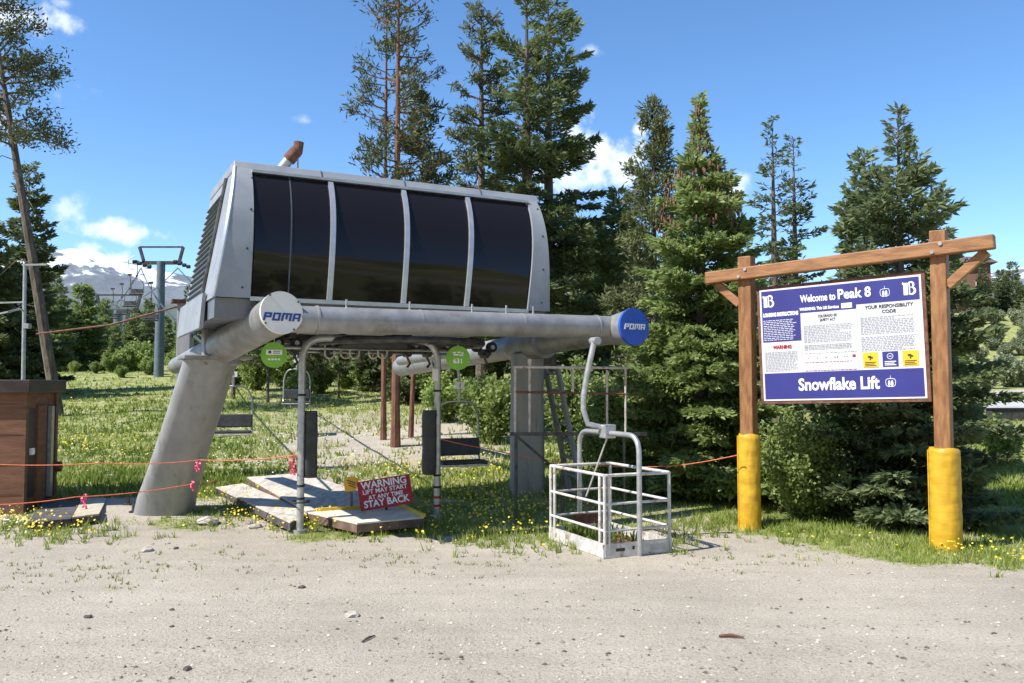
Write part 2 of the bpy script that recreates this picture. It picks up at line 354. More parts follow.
m4 = N(nt, 'ShaderNodeMix', data_type='RGBA'); nt.links.new(thr.outputs[0], m4.inputs[0]); nt.links.new(m2.outputs[2], m4.inputs[6]); nt.links.new(m3.outputs[2], m4.inputs[7])
nt.links.new(m4.outputs[2], b.inputs['Base Color']); b.inputs['Roughness'].default_value = .95; b.inputs['Specular IOR Level'].default_value = .15
bmp = N(nt, 'ShaderNodeBump', Strength=.7, Distance=.04)
sm = N(nt, 'ShaderNodeMath', operation='ADD'); nt.links.new(fine, sm.inputs[0]); nt.links.new(mid, sm.inputs[1]); nt.links.new(sm.outputs[0], bmp.inputs['Height'])
nt.links.new(bmp.outputs[0], b.inputs['Normal'])
me.materials.append(gm); g = bpy.data.objects.new('ground', me); COL.objects.link(g); tag(g, kind='structure')

# road slab on the right (pale asphalt sheet following the ground)
rm = surf('pale_road', (.36,.35,.34), (.46,.45,.44), .6, .9, 0, .1)
mb = MB(); rx = np.linspace(14, 90, 40); ry = [40, 44, 50, 56, 61, 64]
vv = [(x, y+ (x-20)*.05, gz(x, y+(x-20)*.05)+.03) for y in ry for x in rx]
mb.add(vv, [[j*40+i, j*40+i+1, (j+1)*40+i+1, (j+1)*40+i] for j in range(5) for i in range(39)])
tag(mb.build('road', rm), kind='structure')

# ------------------------------------------------------------ mountains and hills
def ridge(name, Y0, Y1, prof, mat, rough, nxn=260, nyn=60, X0=-6000, X1=6000, seed=0, sub=1.0):
    xs = np.linspace(X0, X1, nxn); tt = np.linspace(0, 1, nyn); vs = []
    for t in tt:
        y = Y0 + (Y1-Y0)*t
        for x in xs:
            px = 512 + F*x/y if False else x
            h = np.interp(x, prof[0], prof[1])
            sh = math.sin(min(1, t/.62)*math.pi/2)**1.3 if t < .62 else math.cos((t-.62)/.38*math.pi/2)
            n = noise.fractal(Vector((x*.0016*sub+seed, y*.0016*sub, 0)), 1.0, 2.1, 7)
            rg = 1-abs(noise.fractal(Vector((x*.0011*sub+seed, y*.0011*sub, 4)), 1.0, 2.1, 5))
            vs.append((x, y, h*sh*(1 + rough*n*.5 + rough*(rg-.7)*.8) - 5))
    fs = [(j*nxn+i, j*nxn+i+1, (j+1)*nxn+i+1, (j+1)*nxn+i) for j in range(nyn-1) for i in range(nxn-1)]
    me = bpy.data.meshes.new(name); me.from_pydata(vs, [], fs); me.polygons.foreach_set('use_smooth', [True]*len(fs)); me.materials.append(mat)
    o = bpy.data.objects.new(name, me); COL.objects.link(o); return tag(o, kind='structure')
mm, nt, b = new_mat('snowy_rock')
tc = N(nt, 'ShaderNodeTexCoord'); ob = tc.outputs['Object']; sx = N(nt, 'ShaderNodeSeparateXYZ'); nt.links.new(ob, sx.inputs[0])
mp = N(nt, 'ShaderNodeMapping'); mp.inputs['Scale'].default_value = (1,1,.45); nt.links.new(ob, mp.inputs['Vector'])
n = N(nt, 'ShaderNodeTexNoise', Scale=.0075, Detail=9, Roughness=.62); nt.links.new(mp.outputs[0], n.inputs['Vector'])
hh = N(nt, 'ShaderNodeMapRange'); nt.links.new(sx.outputs['Z'], hh.inputs['Value']); hh.inputs['From Min'].default_value = 330; hh.inputs['From Max'].default_value = 620; hh.inputs['To Min'].default_value = -.12; hh.inputs['To Max'].default_value = .2
s_ = N(nt, 'ShaderNodeMath', operation='ADD'); nt.links.new(n.outputs['Fac'], s_.inputs[0]); nt.links.new(hh.outputs[0], s_.inputs[1])
r = ramp(nt, s_.outputs[0], [(.49, (.13,.15,.175)), (.55, (.2,.22,.25)), (.575, (.74,.78,.84)), (.75, (.82,.85,.9))])
tl = N(nt, 'ShaderNodeMapRange'); nt.links.new(sx.outputs['Z'], tl.inputs['Value']); tl.inputs['From Min'].default_value = 300; tl.inputs['From Max'].default_value = 350
n5 = N(nt, 'ShaderNodeTexNoise', Scale=.02, Detail=6); nt.links.new(ob, n5.inputs['Vector'])
ad = N(nt, 'ShaderNodeMath', operation='MULTIPLY_ADD'); nt.links.new(n5.outputs['Fac'], ad.inputs[0]); ad.inputs[1].default_value = 1.6; ad.inputs[2].default_value = -.8
a2 = N(nt, 'ShaderNodeMath', operation='ADD', use_clamp=True); nt.links.new(ad.outputs[0], a2.inputs[0]); nt.links.new(tl.outputs[0], a2.inputs[1])
mx = N(nt, 'ShaderNodeMix', data_type='RGBA'); nt.links.new(a2.outputs[0], mx.inputs[0]); mx.inputs[6].default_value = (.06,.09,.075,1); nt.links.new(r.outputs[0], mx.inputs[7])
nt.links.new(mx.outputs[2], b.inputs['Base Color']); b.inputs['Roughness'].default_value = .9
bp = N(nt, 'ShaderNodeBump', Strength=.6, Distance=30); nt.links.new(n.outputs['Fac'], bp.inputs['Height']); nt.links.new(bp.outputs[0], b.inputs['Normal'])
def xs_at(px, Y): return (px-512)/F*Y
YM = 4000
prof = ([xs_at(q, YM) for q in (-900,-250,-60,40,88,118,165,215,300,600,900,985,1030,1100,1400)],
        [(385-q)/F*YM for q in (280,262,290,268,250,256,272,282,285,290,282,274,268,266,275)])
ridge('mountains', 2600, 4860, prof, mm, .10, X0=-5200, X1=5200)
hm = surf('wooded_hill', (.03,.05,.022), (.085,.12,.05), .03, .95, 0, .8, .05, detail=10)
YH = 1100
prof = ([xs_at(q, YH) for q in (-900,-200,0,60,110,200,400,700,900,960,1030,1300)],
        [(385-q)/F*YH for q in (300,305,305,306,318,322,320,320,318,292,296,290)])
ridge('hills', 500, 1450, prof, hm, .16, X0=-2600, X1=2600, nxn=200, nyn=40, sub=3)

# ------------------------------------------------------------ tree generators
def conifer(h, rb, nbr, seed, start=.05, dens=1.0, ql=.13, qw=.04, droop=.25, wide=.34, shape=.85, up_top=.9, gap=0, lean=(0,0), tip=.3, spire=0):
    rg = np.random.default_rng(seed)
    u = rg.random(nbr)**1.0; z = h*(start + (1-start)*u*.985); rel = z/h
    z = np.sort(z); rel = z/h
    Lb = rb*np.clip((1-rel)/(1-start), 0, 1)**shape*rg.uniform(.45, 1.2, nbr)+.04*h*.25
    if spire: Lb *= 1 - .55*np.clip((rel-.74)/.12, 0, 1)
    if gap: Lb *= np.where(rg.random(nbr) < gap, .45, 1)
    az = rg.random(nbr)*2*math.pi
    out = np.stack([np.cos(az), np.sin(az), np.zeros(nbr)], 1); lat = np.stack([-np.sin(az), np.cos(az), np.zeros(nbr)], 1)
    rise = up_top*rel**2 - droop*(1-rel)**.6 + rg.normal(0, .07, nbr)
    area = Lb*Lb*wide
    cnt = np.maximum(6, (area*dens*900)).astype(int)
    bi = np.repeat(np.arange(nbr), cnt); n = len(bi)
    s = .12 + .88*rg.random(n)**.75
    W = wide*Lb[bi]*(1-s)**.7*1.15 + .03
    ntw = 9
    s = (np.floor(s*ntw)+.5+rg.normal(0, .14, n))/ntw; s = np.clip(s, .05, 1.02)
    w_ = rg.uniform(-1, 1, n)*W
    sw = s + np.abs(w_)/np.maximum(Lb[bi], .05)*.45
    zc = rise[bi]*sw + .18*sw**2*(1-rel[bi]) - np.abs(w_)/np.maximum(Lb[bi],.05)*.22
    lx, ly = lean
    base = np.stack([lx*z**2/h, ly*z**2/h, z], 1)
    C = base[bi] + out[bi]*(Lb[bi]*sw)[:,None] + lat[bi]*w_[:,None]; C[:,2] += zc*Lb[bi] + rg.normal(0, .02, n)
    dr = out[bi]*.9 + lat[bi]*(np.sign(w_)*.9)[:,None] + rg.normal(0, .35, (n,3)); dr[:,2] += rise[bi]*.5+rg.normal(.05, .3, n)
    Q = rhomb(C, dr, ql*rg.uniform(.7, 1.4, n), qw*rg.uniform(.7, 1.4, n), (.12,.12,.25), 1.0)
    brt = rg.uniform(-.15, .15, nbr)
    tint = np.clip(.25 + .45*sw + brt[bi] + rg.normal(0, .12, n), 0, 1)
    mb = MB(); tr = max(.05, h*.017)
    mb.tube([(lx*(h*k)**2/h, ly*(h*k)**2/h, h*k-.15*(k==0)) for k in (0,.1,.3,.5,.7,.9,.99)], [tr*1.25, tr, tr*.85, tr*.65, tr*.42, tr*.16, .008], 8)
    for i in range(nbr):
        p0 = Vector(base[i]); o = Vector(out[i]); l = Lb[i]*.9
        mb.tube([p0, p0+o*l*.5+Z*(rise[i]*.5+.04*(1-rel[i]))*l, p0+o*l+Z*(rise[i]+.18*(1-rel[i]))*l], [tr*.22*(1-rel[i]*.7), tr*.13*(1-rel[i]*.6), .004], 3, cap=False)
    return mb, Q, tint
def pine(h, rb, nbr, seed, start=.3, tufts=11, per=14, ql=.2, qw=.05, spread=.16, shape=.5, lean=(0,0), tr=None, dead=0, bulge=.0, tuftr=.12):
    rg = np.random.default_rng(seed); mb = MB(); tr = tr or h*.013; lx, ly = lean
    mb.tube([(lx*h*k, ly*h*k, h*k-.2*(k==0)) for k in (0,.08,.3,.5,.7,.88,1)], [tr*1.3, tr, tr*.88, tr*.72, tr*.5, tr*.25, .01], 8)
    Cs, Ds, Ts = [], [], []
    for i in range(nbr):
        rel = start + (1-start)*(i+rg.random())/nbr; z = h*rel
        l = rb*((1-rel)/(1-start))**shape*rg.uniform(.5, 1.25) + .12
        a = rg.random()*2*math.pi; o = Vector((math.cos(a), math.sin(a), 0)); sd = Vector((-o.y, o.x, 0))
        el = rg.uniform(-.15, .35) + .7*max(0, rel-.6) - .25*(1-rel)
        p0 = Vector((lx*z, ly*z, z)); cur = rg.uniform(.0, .35)
        f = lambda s: p0 + o*(l*s) + Z*(l*(el*s + cur*s*s))
        mb.tube([f(0), f(.5), f(1)], [tr*.28, tr*.16, .006], 3, cap=False)
        nt_ = max(3, int(tufts*l/rb))
        for k in range(nt_):
            s = .3+.7*rg.random()**.7; q = rg.normal(0, spread)*l*.9
            c = f(s) + sd*q + Z*(abs(q)*.25+rg.normal(0,.04))
            if k % 2 == 0: mb.tube([f(max(.1, s-.25)), c], [tr*.08, .004], 3, cap=False)
            dirs = rg.normal(size=(per,3))*.75 + np.array(o)*.5 + np.array((0,0,.45))
            dirs = nrmz(dirs)
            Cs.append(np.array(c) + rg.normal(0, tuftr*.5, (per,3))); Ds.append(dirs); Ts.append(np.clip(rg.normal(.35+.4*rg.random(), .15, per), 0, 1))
    C = np.concatenate(Cs); D = np.concatenate(Ds); n = len(C)
    return mb, rhomb(C, D, ql*rg.uniform(.7, 1.3, n), qw*rg.uniform(.7, 1.3, n)), np.concatenate(Ts)
def bush(h, r, nstem, seed, leaves=9000, ql=.06, qw=.04, flat=1.0):
    rg = np.random.default_rng(seed); mb = MB(); Cs = []
    nb = nstem
    for i in range(nb):
        a = rg.random()*2*math.pi; rr = r*rg.random()**.6; hh = h*rg.uniform(.55, 1.05)*(1-.35*(rr/r)**2)
        tp = Vector((math.cos(a)*rr, math.sin(a)*rr, hh)); md = Vector((tp.x*.35, tp.y*.35, hh*.5))
        mb.tube([(tp.x*.08, tp.y*.08, -.1), md, tp], [.022*h/2, .014*h/2, .004], 4, cap=False)
        k = leaves//nb; s = rg.random(k)**.55
        pts = np.outer((1-s)**2, (tp.x*.08, tp.y*.08, 0)) + np.outer(2*s*(1-s), md) + np.outer(s*s, tp)
        sg = (.07+.16*s*(1.15-s))*h*.5
        Cs.append(pts + rg.normal(size=(k,3))*sg[:,None])
    C = np.concatenate(Cs); C = C[C[:,2] > .03]; n = len(C)
    D = rg.normal(size=(n,3)) + np.array((0,0,.35))
    cl = np.array([noise.noise(Vector(c)*2.2) for c in C])
    return mb, rhomb(C, D, ql*rg.uniform(.7, 1.4, n), qw*rg.uniform(.7, 1.4, n), (0,0,.4), 1.), np.clip(.5+.5*cl+rg.normal(0, .15, n), 0, 1)
def plant(name, gen, loc, needle, bark, label, cat, group=None, rz=0, cones=None):
    root = empty(name, loc, label, cat, group, rz); mb, Q, t = gen
    mb.build('trunk' if cat == 'tree' else 'stems', bark, root, smooth=True, local=True)
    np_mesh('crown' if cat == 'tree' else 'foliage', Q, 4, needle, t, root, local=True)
    return root
def spot(px, D):     # on the ground at image column px and depth D
    x = (px-512)/F*D; return Vector((x, D, gz(x, D)))
def hgt(px, ytop, D): return P(px, ytop, D).z - spot(px, D).z
def place(name, px, D, ytop, kind, label, rpx, seed, group=None, **kw):
    h = hgt(px, ytop, D); r = rpx/F*D
    fn, nd, bk = kind
    if fn is bush: g_ = bush(h, r, seed=seed, **kw)
    else: g_ = fn(h, r, seed=seed, **kw)
    return plant(name, g_, spot(px, D), M[nd], M[bk], label, 'shrub' if fn is bush else 'tree', group, rz=0)
SP = (conifer, 'spruce', 'bark_grey'); SB = (conifer, 'spruce_blue', 'bark_grey'); SD = (conifer, 'spruce_dark', 'bark_grey')
PN = (pine, 'pine', 'bark_grey'); PR = (pine, 'pine', 'bark_red'); BU = (bush, 'leaf', 'bark_grey'); BG = (bush, 'leafgrey', 'bark_grey')

# main trees -------------------------------------------------------
ms = place('spruce_tree', 702, 14.6, 90, SP, 'tall bright green spruce with brown cones near its top, between lift and sign', 92, 11, nbr=420, dens=1.1, ql=.12, qw=.042, start=.02, droop=.3, wide=.34, shape=.80, spire=1)
# its cones
h = hgt(702, 90, 14.6); rest = MB(); rg = np.random.default_rng(5)
for i in range(420):
    rel = rg.uniform(.62, .97); rr = (92/F*14.6)*(1-rel)**.84*rg.uniform(.85, 1.15)*(1-.5*min(1, max(0, (rel-.74)/.12))); a = rg.random()*6.28
    c = Vector((rr*math.cos(a), rr*math.sin(a), h*rel + rr*(.9*rel**2-.1))); mb = MB() if i < 100 else rest
    mb.tube([c, c-Z*.05, c-Z*.11], [.012, .021, .006], 5)
    if i < 100: mb.build('cone', M['cone'], ms, local=True)
o = rest.build('cone', M['cone'], ms, local=True); o['kind'] = 'stuff'
place('spruce_tree', 902, 12.9, 104, SB, 'blue-green spruce with a narrow spire top right behind the welcome sign', 106, 12, nbr=330, dens=.85, ql=.12, qw=.04, start=.02, droop=.22, wide=.34, shape=.72, lean=(.004,0), spire=1)
place('spruce_tree', 868, 16, 152, SB, 'dense rounded spruce overlapping the left of the spire-topped spruce', 44, 13, nbr=240, dens=.9, ql=.15, qw=.055, start=.1, shape=.6)
place('spruce_tree', 936, 17.5, 165, SB, 'spruce whose crown shows just left of the right end of the sign beam', 34, 14, nbr=170, dens=.8, ql=.15, qw=.055, shape=.75)
place('spruce_tree', 776, 30, 120, SD, 'slim dark spruce, taller left one of the pair above the sign', 40, 15, group='pair of slim spruces above the sign', nbr=95, dens=.3, ql=.2, qw=.06, start=.2, shape=.7, gap=.3)
place('spruce_tree', 797, 31, 135, SD, 'slim dark spruce, shorter right one of the pair above the sign', 42, 16, group='pair of slim spruces above the sign', nbr=90, dens=.3, ql=.2, qw=.06, start=.2, shape=.75, gap=.3)
place('pine_tree', 655, 20, 104, PN, 'full green pine just left behind the cone-bearing spruce', 46, 17, nbr=150, start=.12, tufts=18, per=13, ql=.16, qw=.04, shape=.7, tuftr=.14)
place('spruce_tree', 742, 24, 232, SP, 'short spruce filling the gap between cone-bearing spruce and left sign post', 40, 18, nbr=160, dens=.5, ql=.2, qw=.07, shape=.6)
# tall pines behind the terminal
place('pine_tree', 384, 20.5, -40, PR, 'tall thin pine, left one of the two close bare trunks above the cab', 30, 21, nbr=60, start=.32, tufts=9, per=9, ql=.16, qw=.035, shape=.3, tr=.066)
place('pine_tree', 396, 19.5, -70, PR, 'tall thin pine, right one of the two close bare trunks above the cab', 50, 22, nbr=66, start=.34, tufts=11, per=9, ql=.16, qw=.035, shape=.3, tr=.098)
place('pine_tree', 411, 21, 92, PR, 'shorter bushy pine rising over the middle of the cab', 36, 23, nbr=80, tr=.06, lean=(.04,0), start=.4, tufts=14, per=11, ql=.18, qw=.045, shape=.6)
place('pine_tree', 481, 24, 6, PN, 'straight pine with tufted boughs, second tallest group above the cab', 40, 24, nbr=100, start=.26, tufts=14, per=12, ql=.17, qw=.042, shape=.5)
place('spruce_tree', 527, 22, -25, SD, 'very tall dark conifer above the right half of the cab, left of the widest one', 62, 25, nbr=150, dens=.55, ql=.17, qw=.05, start=.25, shape=.6, gap=.25)
place('spruce_tree', 549, 23, -10, SD, 'very tall wide conifer with ragged drooping boughs above the right end of the cab', 82, 26, nbr=130, dens=.55, ql=.17, qw=.05, start=.22, shape=.5, gap=.3, droop=.35)
place('spruce_tree', 590, 27, 225, SB, 'low dark conifer hiding the house right of the cab', 50, 27, nbr=200, dens=.5, ql=.22, qw=.08, shape=.5)
place('spruce_tree', 620, 24, 190, SB, 'dark conifer between the widest tall conifer and the full green pine', 36, 28, nbr=170, dens=.5, ql=.22, qw=.08, shape=.6)
place('spruce_tree', 455, 30, 185, SD, 'dark conifer in the gap between the bushy pine and the straight pine', 34, 29, nbr=150, dens=.4, ql=.25, qw=.08, shape=.6)
place('spruce_tree', 500, 31, 180, SD, 'dark conifer directly behind the right half of the cab roof', 40, 30, nbr=160, dens=.4, ql=.25, qw=.08, shape=.6)
# left edge: leaning pine
base = G(58, 416); tp = P(-22, 20, base.y-1.5); hh = (tp.z-base.z)*1.12
mbp, Q, tt_ = pine(hh, 1.75, 44, 31, start=.62, tufts=14, per=20, ql=.15, qw=.05, shape=.3, tuftr=.26, lean=((tp.x-base.x)/(tp.z-base.z), -.06), tr=.16)
ext_ = MB()
for i in range(16):
    k = .2+.42*i/16; p0 = Vector(((tp.x-base.x)/(tp.z-base.z)*hh*k, -.06*hh*k, hh*k)); a = random.uniform(0, 6.28); q = Vector((math.cos(a), math.sin(a)*.6, 0))
    ln = random.uniform(.6, 1.5); mbp.tube([p0, p0+q*ln*.5+Z*.1, p0+q*ln-Z*.25*ln], [.02, .014, .004], 3, cap=False)
plant('pine_tree', (mbp, Q, tt_), base, M['pine'], M['bark_grey'], 'tall leaning pine with a bare trunk at the left edge beyond the hut', 'tree')
place('spruce_tree', 24, 33, 165, SD, 'dark pointed spruce behind the leaning pine at the left edge', 42, 32, nbr=220, dens=.5, ql=.2, qw=.07, start=.05, shape=.6)
place('spruce_tree', -18, 30, 215, SD, 'spruce cut by the left edge of the picture', 50, 33, nbr=180, dens=.5, ql=.2, qw=.07, shape=.6)
place('spruce_tree', 80, 48, 286, SP, 'young light green conifer on the meadow right of the leaning pine', 26, 34, nbr=170, dens=.5, ql=.22, qw=.08, shape=.55, start=.02)
place('spruce_tree', 52, 46, 275, SP, 'green conifer behind the foot of the leaning pine', 22, 35, nbr=150, dens=.4, ql=.22, qw=.08, shape=.6)

# shrubs near
place('leafy_shrub', 800, 12.6, 400, BU, 'light green leafy bush behind the left yellow sign post', 48, 51, nstem=38, leaves=15000, ql=.055, qw=.04)
place('leafy_shrub', 770, 13.6, 430, BU, 'low leafy bush at the foot of the cone-bearing spruce', 36, 52, nstem=24, leaves=7000, ql=.055, qw=.04)
place('leafy_shrub', 612, 15.6, 372, BU, 'leafy bush behind the white work basket', 42, 53, nstem=40, leaves=13000, ql=.07, qw=.05)
place('leafy_shrub', 578, 17.5, 355, BU, 'tall leafy bush right of the grey rear post', 34, 54, nstem=36, leaves=10000, ql=.08, qw=.06)
place('leafy_shrub', 490, 20, 370, BU, 'dark leafy bush left of the grey rear post', 38, 55, nstem=36, leaves=10000, ql=.09, qw=.065)
place('leafy_shrub', 445, 24, 372, BU, 'leafy bush seen through the arch right of the three trunks', 34, 56, nstem=30, leaves=7000, ql=.1, qw=.07)
place('leafy_shrub', 1003, 19, 415, BU, 'light green bush at the right edge beyond the sign', 26, 57, nstem=26, leaves=6000, ql=.07, qw=.05)
place('leafy_shrub', 985, 26, 418, BU, 'bush near the road just right of the sign post', 20, 58, nstem=20, leaves=4000, ql=.09, qw=.07)

# background wood -------------------------------------------------------
arch = []
for i, (k, sd) in enumerate([(SD, 61), (SP, 62), (SD, 63), (SB, 64), (PN, 65)]):
    if k[0] is conifer: g_ = conifer(9, 1.9 + .2*(i % 3), 150, sd, dens=.16, ql=.34, qw=.13, start=.04, shape=.65)
    else: g_ = pine(9, 1.7, 60, sd, start=.3, tufts=12, per=10, ql=.32, qw=.1)
    arch.append(plant('wood_conifer', g_, (0,0,0), M[k[1]], M[k[2]], 'conifer standing in the wood behind the lift', 'tree'))
used = [False]*5
def inst(i, px, D, ytop, label, group, rz=None, wsc=1):
    o = arch[i] if not used[i] else copy_tree(arch[i]); used[i] = True
    o.location = spot(px, D); s = hgt(px, ytop, D)/9; o.scale = (s*wsc, s*wsc, s); o.rotation_euler.z = random.uniform(0, 6.28) if rz is None else rz
    tag(o, label, 'tree', group); return o
random.seed(3)
for px in range(-110, 235, 11):
    inst(random.choice([0,1,2,3,1]), px+random.uniform(-5,5), random.uniform(56,84), random.uniform(285,330), 'distant conifer in the belt beyond the flowery meadow', 'conifers beyond the meadow', wsc=.8)
for px in range(40, 215, 15):
    inst(random.choice([1,1,3]), px+random.uniform(-5,5), random.uniform(47,54), random.uniform(312,350), 'small conifer at the top edge of the meadow', 'small conifers at the meadow top')
for px in range(222, 660, 10):
    inst(random.choice([1,2,4,3]), px+random.uniform(-5,5), random.uniform(34,60), random.uniform(250,325), 'conifer standing in the wood behind the lift', 'conifers in the wood behind the lift')
for px in range(235, 470, 34):
    inst(random.choice([0,4,4]), px+random.uniform(-6,6), random.uniform(27,34), random.uniform(240,320), 'slim conifer at the front of the wood seen under the lift', 'front conifers of the wood under the lift')
for px in range(640, 960, 15):
    inst(random.choice([0,1,2]), px+random.uniform(-5,5), random.uniform(28,52), random.uniform(285,335), 'conifer in the wood behind the welcome sign', 'conifers behind the welcome sign')
for px, D, yt in ((985,118,268),(997,130,280),(1008,125,276),(1022,120,282),(1035,118,270),(975,140,272),(1050,120,262),(1015,150,262),(990,150,274),(1003,155,270)):
    inst(random.choice([0,2]), px, D, yt, 'small conifer on top of the bank at the right edge', 'conifers on top of the right bank')

def bush_arch(kind, sd, label, cat='shrub'):
    return plant('leafy_shrub', bush(2, 1.1, 34, sd, leaves=5200, ql=.16, qw=.12), (0,0,0), M[kind], M['bark_grey'], label, cat)
ba = [bush_arch('leaf', 71, ''), bush_arch('leafgrey', 72, '')]; bus = [False, False]
def binst(i, px, D, ytop, label, group):
    o = ba[i] if not bus[i] else copy_tree(ba[i]); bus[i] = True
    o.location = spot(px, D); s = hgt(px, ytop, D)/2; s = max(.3, s); o.scale = (s, s, s); o.rotation_euler.z = random.uniform(0, 6.28)
    tag(o, label, 'shrub', group)
for px, D, yt in ((74,44,362),(112,44,352),(128,45,345),(140,46,340),(150,43,356),(176,44,350),(195,46,345),(96,43,366),(122,41,368),(185,41,366)):
    binst(0, px, D, yt, 'rounded bright green willow at the far edge of the meadow', 'willows along the meadow edge')
for px, D, yt in ((255,34,350),(285,36,352),(320,33,358),(345,35,352),(365,34,358),(300,30,372),(430,30,365),(460,33,352)):
    binst(0, px, D, yt, 'green undergrowth bush among the trunks under the lift', 'undergrowth bushes under the lift')
for i in range(85):
    px = random.uniform(950, 1080); D = random.uniform(74, 108); zt = spot(px, D).z
    y0 = 385 - (zt-2)/D*F
    binst(1, px, D, y0-random.uniform(9, 17), 'grey-green scrub bush on the bank at the right edge', 'scrub bushes on the right bank')
for px, D, yt in ((948,34,405),(1010,74,352),(985,72,360)):
    binst(1, px, D, yt, 'grey-green bush beside the road at the right', 'bushes beside the road')

# unseen wood added behind the camera for dark bands in the window reflections
Qs, Ts = [], []
_, Q0, t0_ = conifer(9, 2.2, 40, 91, dens=.05, ql=.8, qw=.35)
for i in range(110):
    y = -random.uniform(78, 130); x = random.uniform(-150, 160); q = Q0*random.uniform(.7, 1.3) + np.array((x, y, gz(x, y))); Qs.append(q); Ts.append(t0_)
tag(np_mesh('offscreen_wood', np.concatenate(Qs), 4, M['spruce_dark'], np.concatenate(Ts)), 'unseen conifer wood added behind the camera for dark window reflections', 'wood', kind='stuff')

# ------------------------------------------------------------ grass, flowers, pebbles
def scatter(n, D0, D1, x0, x1, power=1.0):
    d = 1/(1/D1 + (1/D0-1/D1)*rng.random(n)**power); px = rng.uniform(x0, x1, n)
    return (px-512)/F*d, d
def grass_stuff(name, n, D0, D1, hmin, hmax, wd, per=3, x0=-60, x1=1090, thr=.45, dirt=1):
    X, Y = scatter(n, D0, D1, x0, x1); C = []; T = []; H = []
    for x, y in zip(X, Y):
        g_ = grassy(x, y); pn = noise.noise(Vector((x*.8, y*.8, 11)))
        if g_ + rng.normal(0, .14) + pn*.25 < thr: continue
        k = .5+.5*noise.noise(Vector((x*.5, y*.5, 21)))
        C.append((x, y, gz(x, y)-.01)); T.append(.55-(.28 if x < -.30*y else 0)+pn*.8 + .15*noise.noise(Vector((x*.15,y*.15,1)))); H.append(.55+.9*k)
    C = np.repeat(np.array(C), per, 0); T = np.repeat(T, per); H = np.repeat(H, per); m = len(C)
    C[:,:2] += rng.normal(0, .035, (m,2))*(Y.mean()/15)
    D_ = rng.normal(0, .38, (m,3)); D_[:,2] = 1; h_ = rng.uniform(hmin, hmax, m)*H
    D_ = nrmz(D_)*h_[:,None]; S = rng.normal(size=(m,3)); S[:,2] = 0; S = nrmz(S)*(wd*.5)*rng.uniform(.6,1.4,(m,1))
    Q = np.stack([C-S, C+S, C+D_], 1).reshape(-1,3)
    return np_mesh(name, Q, 3, M['grass'], np.clip(T+rng.normal(0,.2,m), 0, 1))
o = grass_stuff('grass', 36000, 8.8, 15, .025, .09, .011, 4, thr=.60); tag(o, 'short patchy grass along the edge of the gravel', 'grass', kind='stuff')
o = grass_stuff('grass', 30000, 14, 48, .05, .17, .045, 4); tag(o, 'longer meadow grass on the slope behind the lift', 'grass', kind='stuff')
def tufts(spots, n, hh, label):
    C = []
    for (px, py, rx, ry, k) in spots:
        for i in range(k):
            p = G(px+random.gauss(0, rx), py+random.gauss(0, ry)); C.append((p.x, p.y, p.z-.01))
    C = np.repeat(np.array(C), n, 0); m = len(C); C[:,:2] += rng.normal(0, .03, (m,2)); D_ = rng.normal(0, .5, (m,3)); D_[:,2] = 1
    D_ = nrmz(D_)*rng.uniform(hh*.4, hh, m)[:,None]; S = rng.normal(size=(m,3)); S[:,2] = 0; S = nrmz(S)*.009
    o = np_mesh('grass', np.stack([C-S, C+S, C+D_], 1).reshape(-1,3), 3, M['grass'], np.clip(rng.normal(.35,.2,m),0,1)); tag(o, label, 'grass', kind='stuff')
tufts([(350,528,45,5,120),(450,530,35,7,150),(230,515,30,6,80),(260,508,20,6,60),(745,522,12,5,60),(700,525,30,6,120),(850,538,50,5,120),(945,548,30,4,70),(990,560,20,5,40),(800,530,30,4,80),(60,533,40,7,110),(20,525,20,6,60),(510,540,40,8,90),(670,545,15,5,25),(565,545,20,6,40)], 9, .17, 'taller clumps of weeds round the posts and decks')
tufts([(150,565,80,12,50),(60,575,60,10,40),(720,560,30,8,20),(330,560,60,8,30),(480,560,70,8,40),(800,560,60,6,20)], 7, .06, 'tiny sprigs of grass growing in the gravel')
# flowers
def flowers(spots, mat, size, label, name):
    C = []
    for (px, py, rx, ry, k) in spots:
        for i in range(k):
            x_ = px+random.gauss(0, rx); y_ = py+random.gauss(0, ry)
            if y_ < 388: continue
            p = G(x_, y_)
            if p.y > 60: continue
            C.append((p.x, p.y, p.z+random.uniform(.05, .2)))
    C = np.array(C); m = len(C); a = rng.random(m)*6.28; Q = []
    s = size*rng.uniform(.6, 1.3, m)
    tx = nrmz(rng.normal(size=(m,3))*.45 + np.array((0,-.6,1.0))); e1 = nrmz(np.cross(tx, rng.normal(size=(m,3)))); e2 = np.cross(tx, e1)
    for k in range(6): Q.append(C + (e1*math.cos(k*math.pi/3) + e2*math.sin(k*math.pi/3))*s[:,None])
    o = np_mesh(name, np.stack(Q, 1).reshape(-1,3), 6, mat, rng.random(m)); tag(o, label, 'flowers', kind='stuff')
random.seed(11)
flowers([(20,527,26,6,150),(50,535,20,4,60),(490,497,36,7,260),(470,512,40,8,200),(515,520,30,9,160),(260,520,30,6,90),(300,528,25,5,70),(350,530,60,5,60),(470,535,50,6,90),(960,556,22,3,45),(1015,566,9,2,18),(830,548,60,3,12),(560,505,30,10,60),(240,502,25,6,70)], M['petal'], .015, 'yellow dandelions round the decks and posts', 'dandelions')
flowers([(85,445,36,5,150),(70,410,25,4,60),(110,455,40,8,60),(145,400,20,4,30),(270,398,40,3,110),(310,402,25,5,160),(350,440,60,20,40),(470,470,50,6,160),(410,473,30,5,80)], M['petal'], .019, 'yellow wildflowers dotted over the meadow', 'wildflowers')
flowers([(20,528,22,6,50),(260,450,60,20,150),(330,430,60,20,120),(120,470,60,12,30)], M['petalw'], .013, 'pale seed heads dotted over the slope', 'seed_heads')
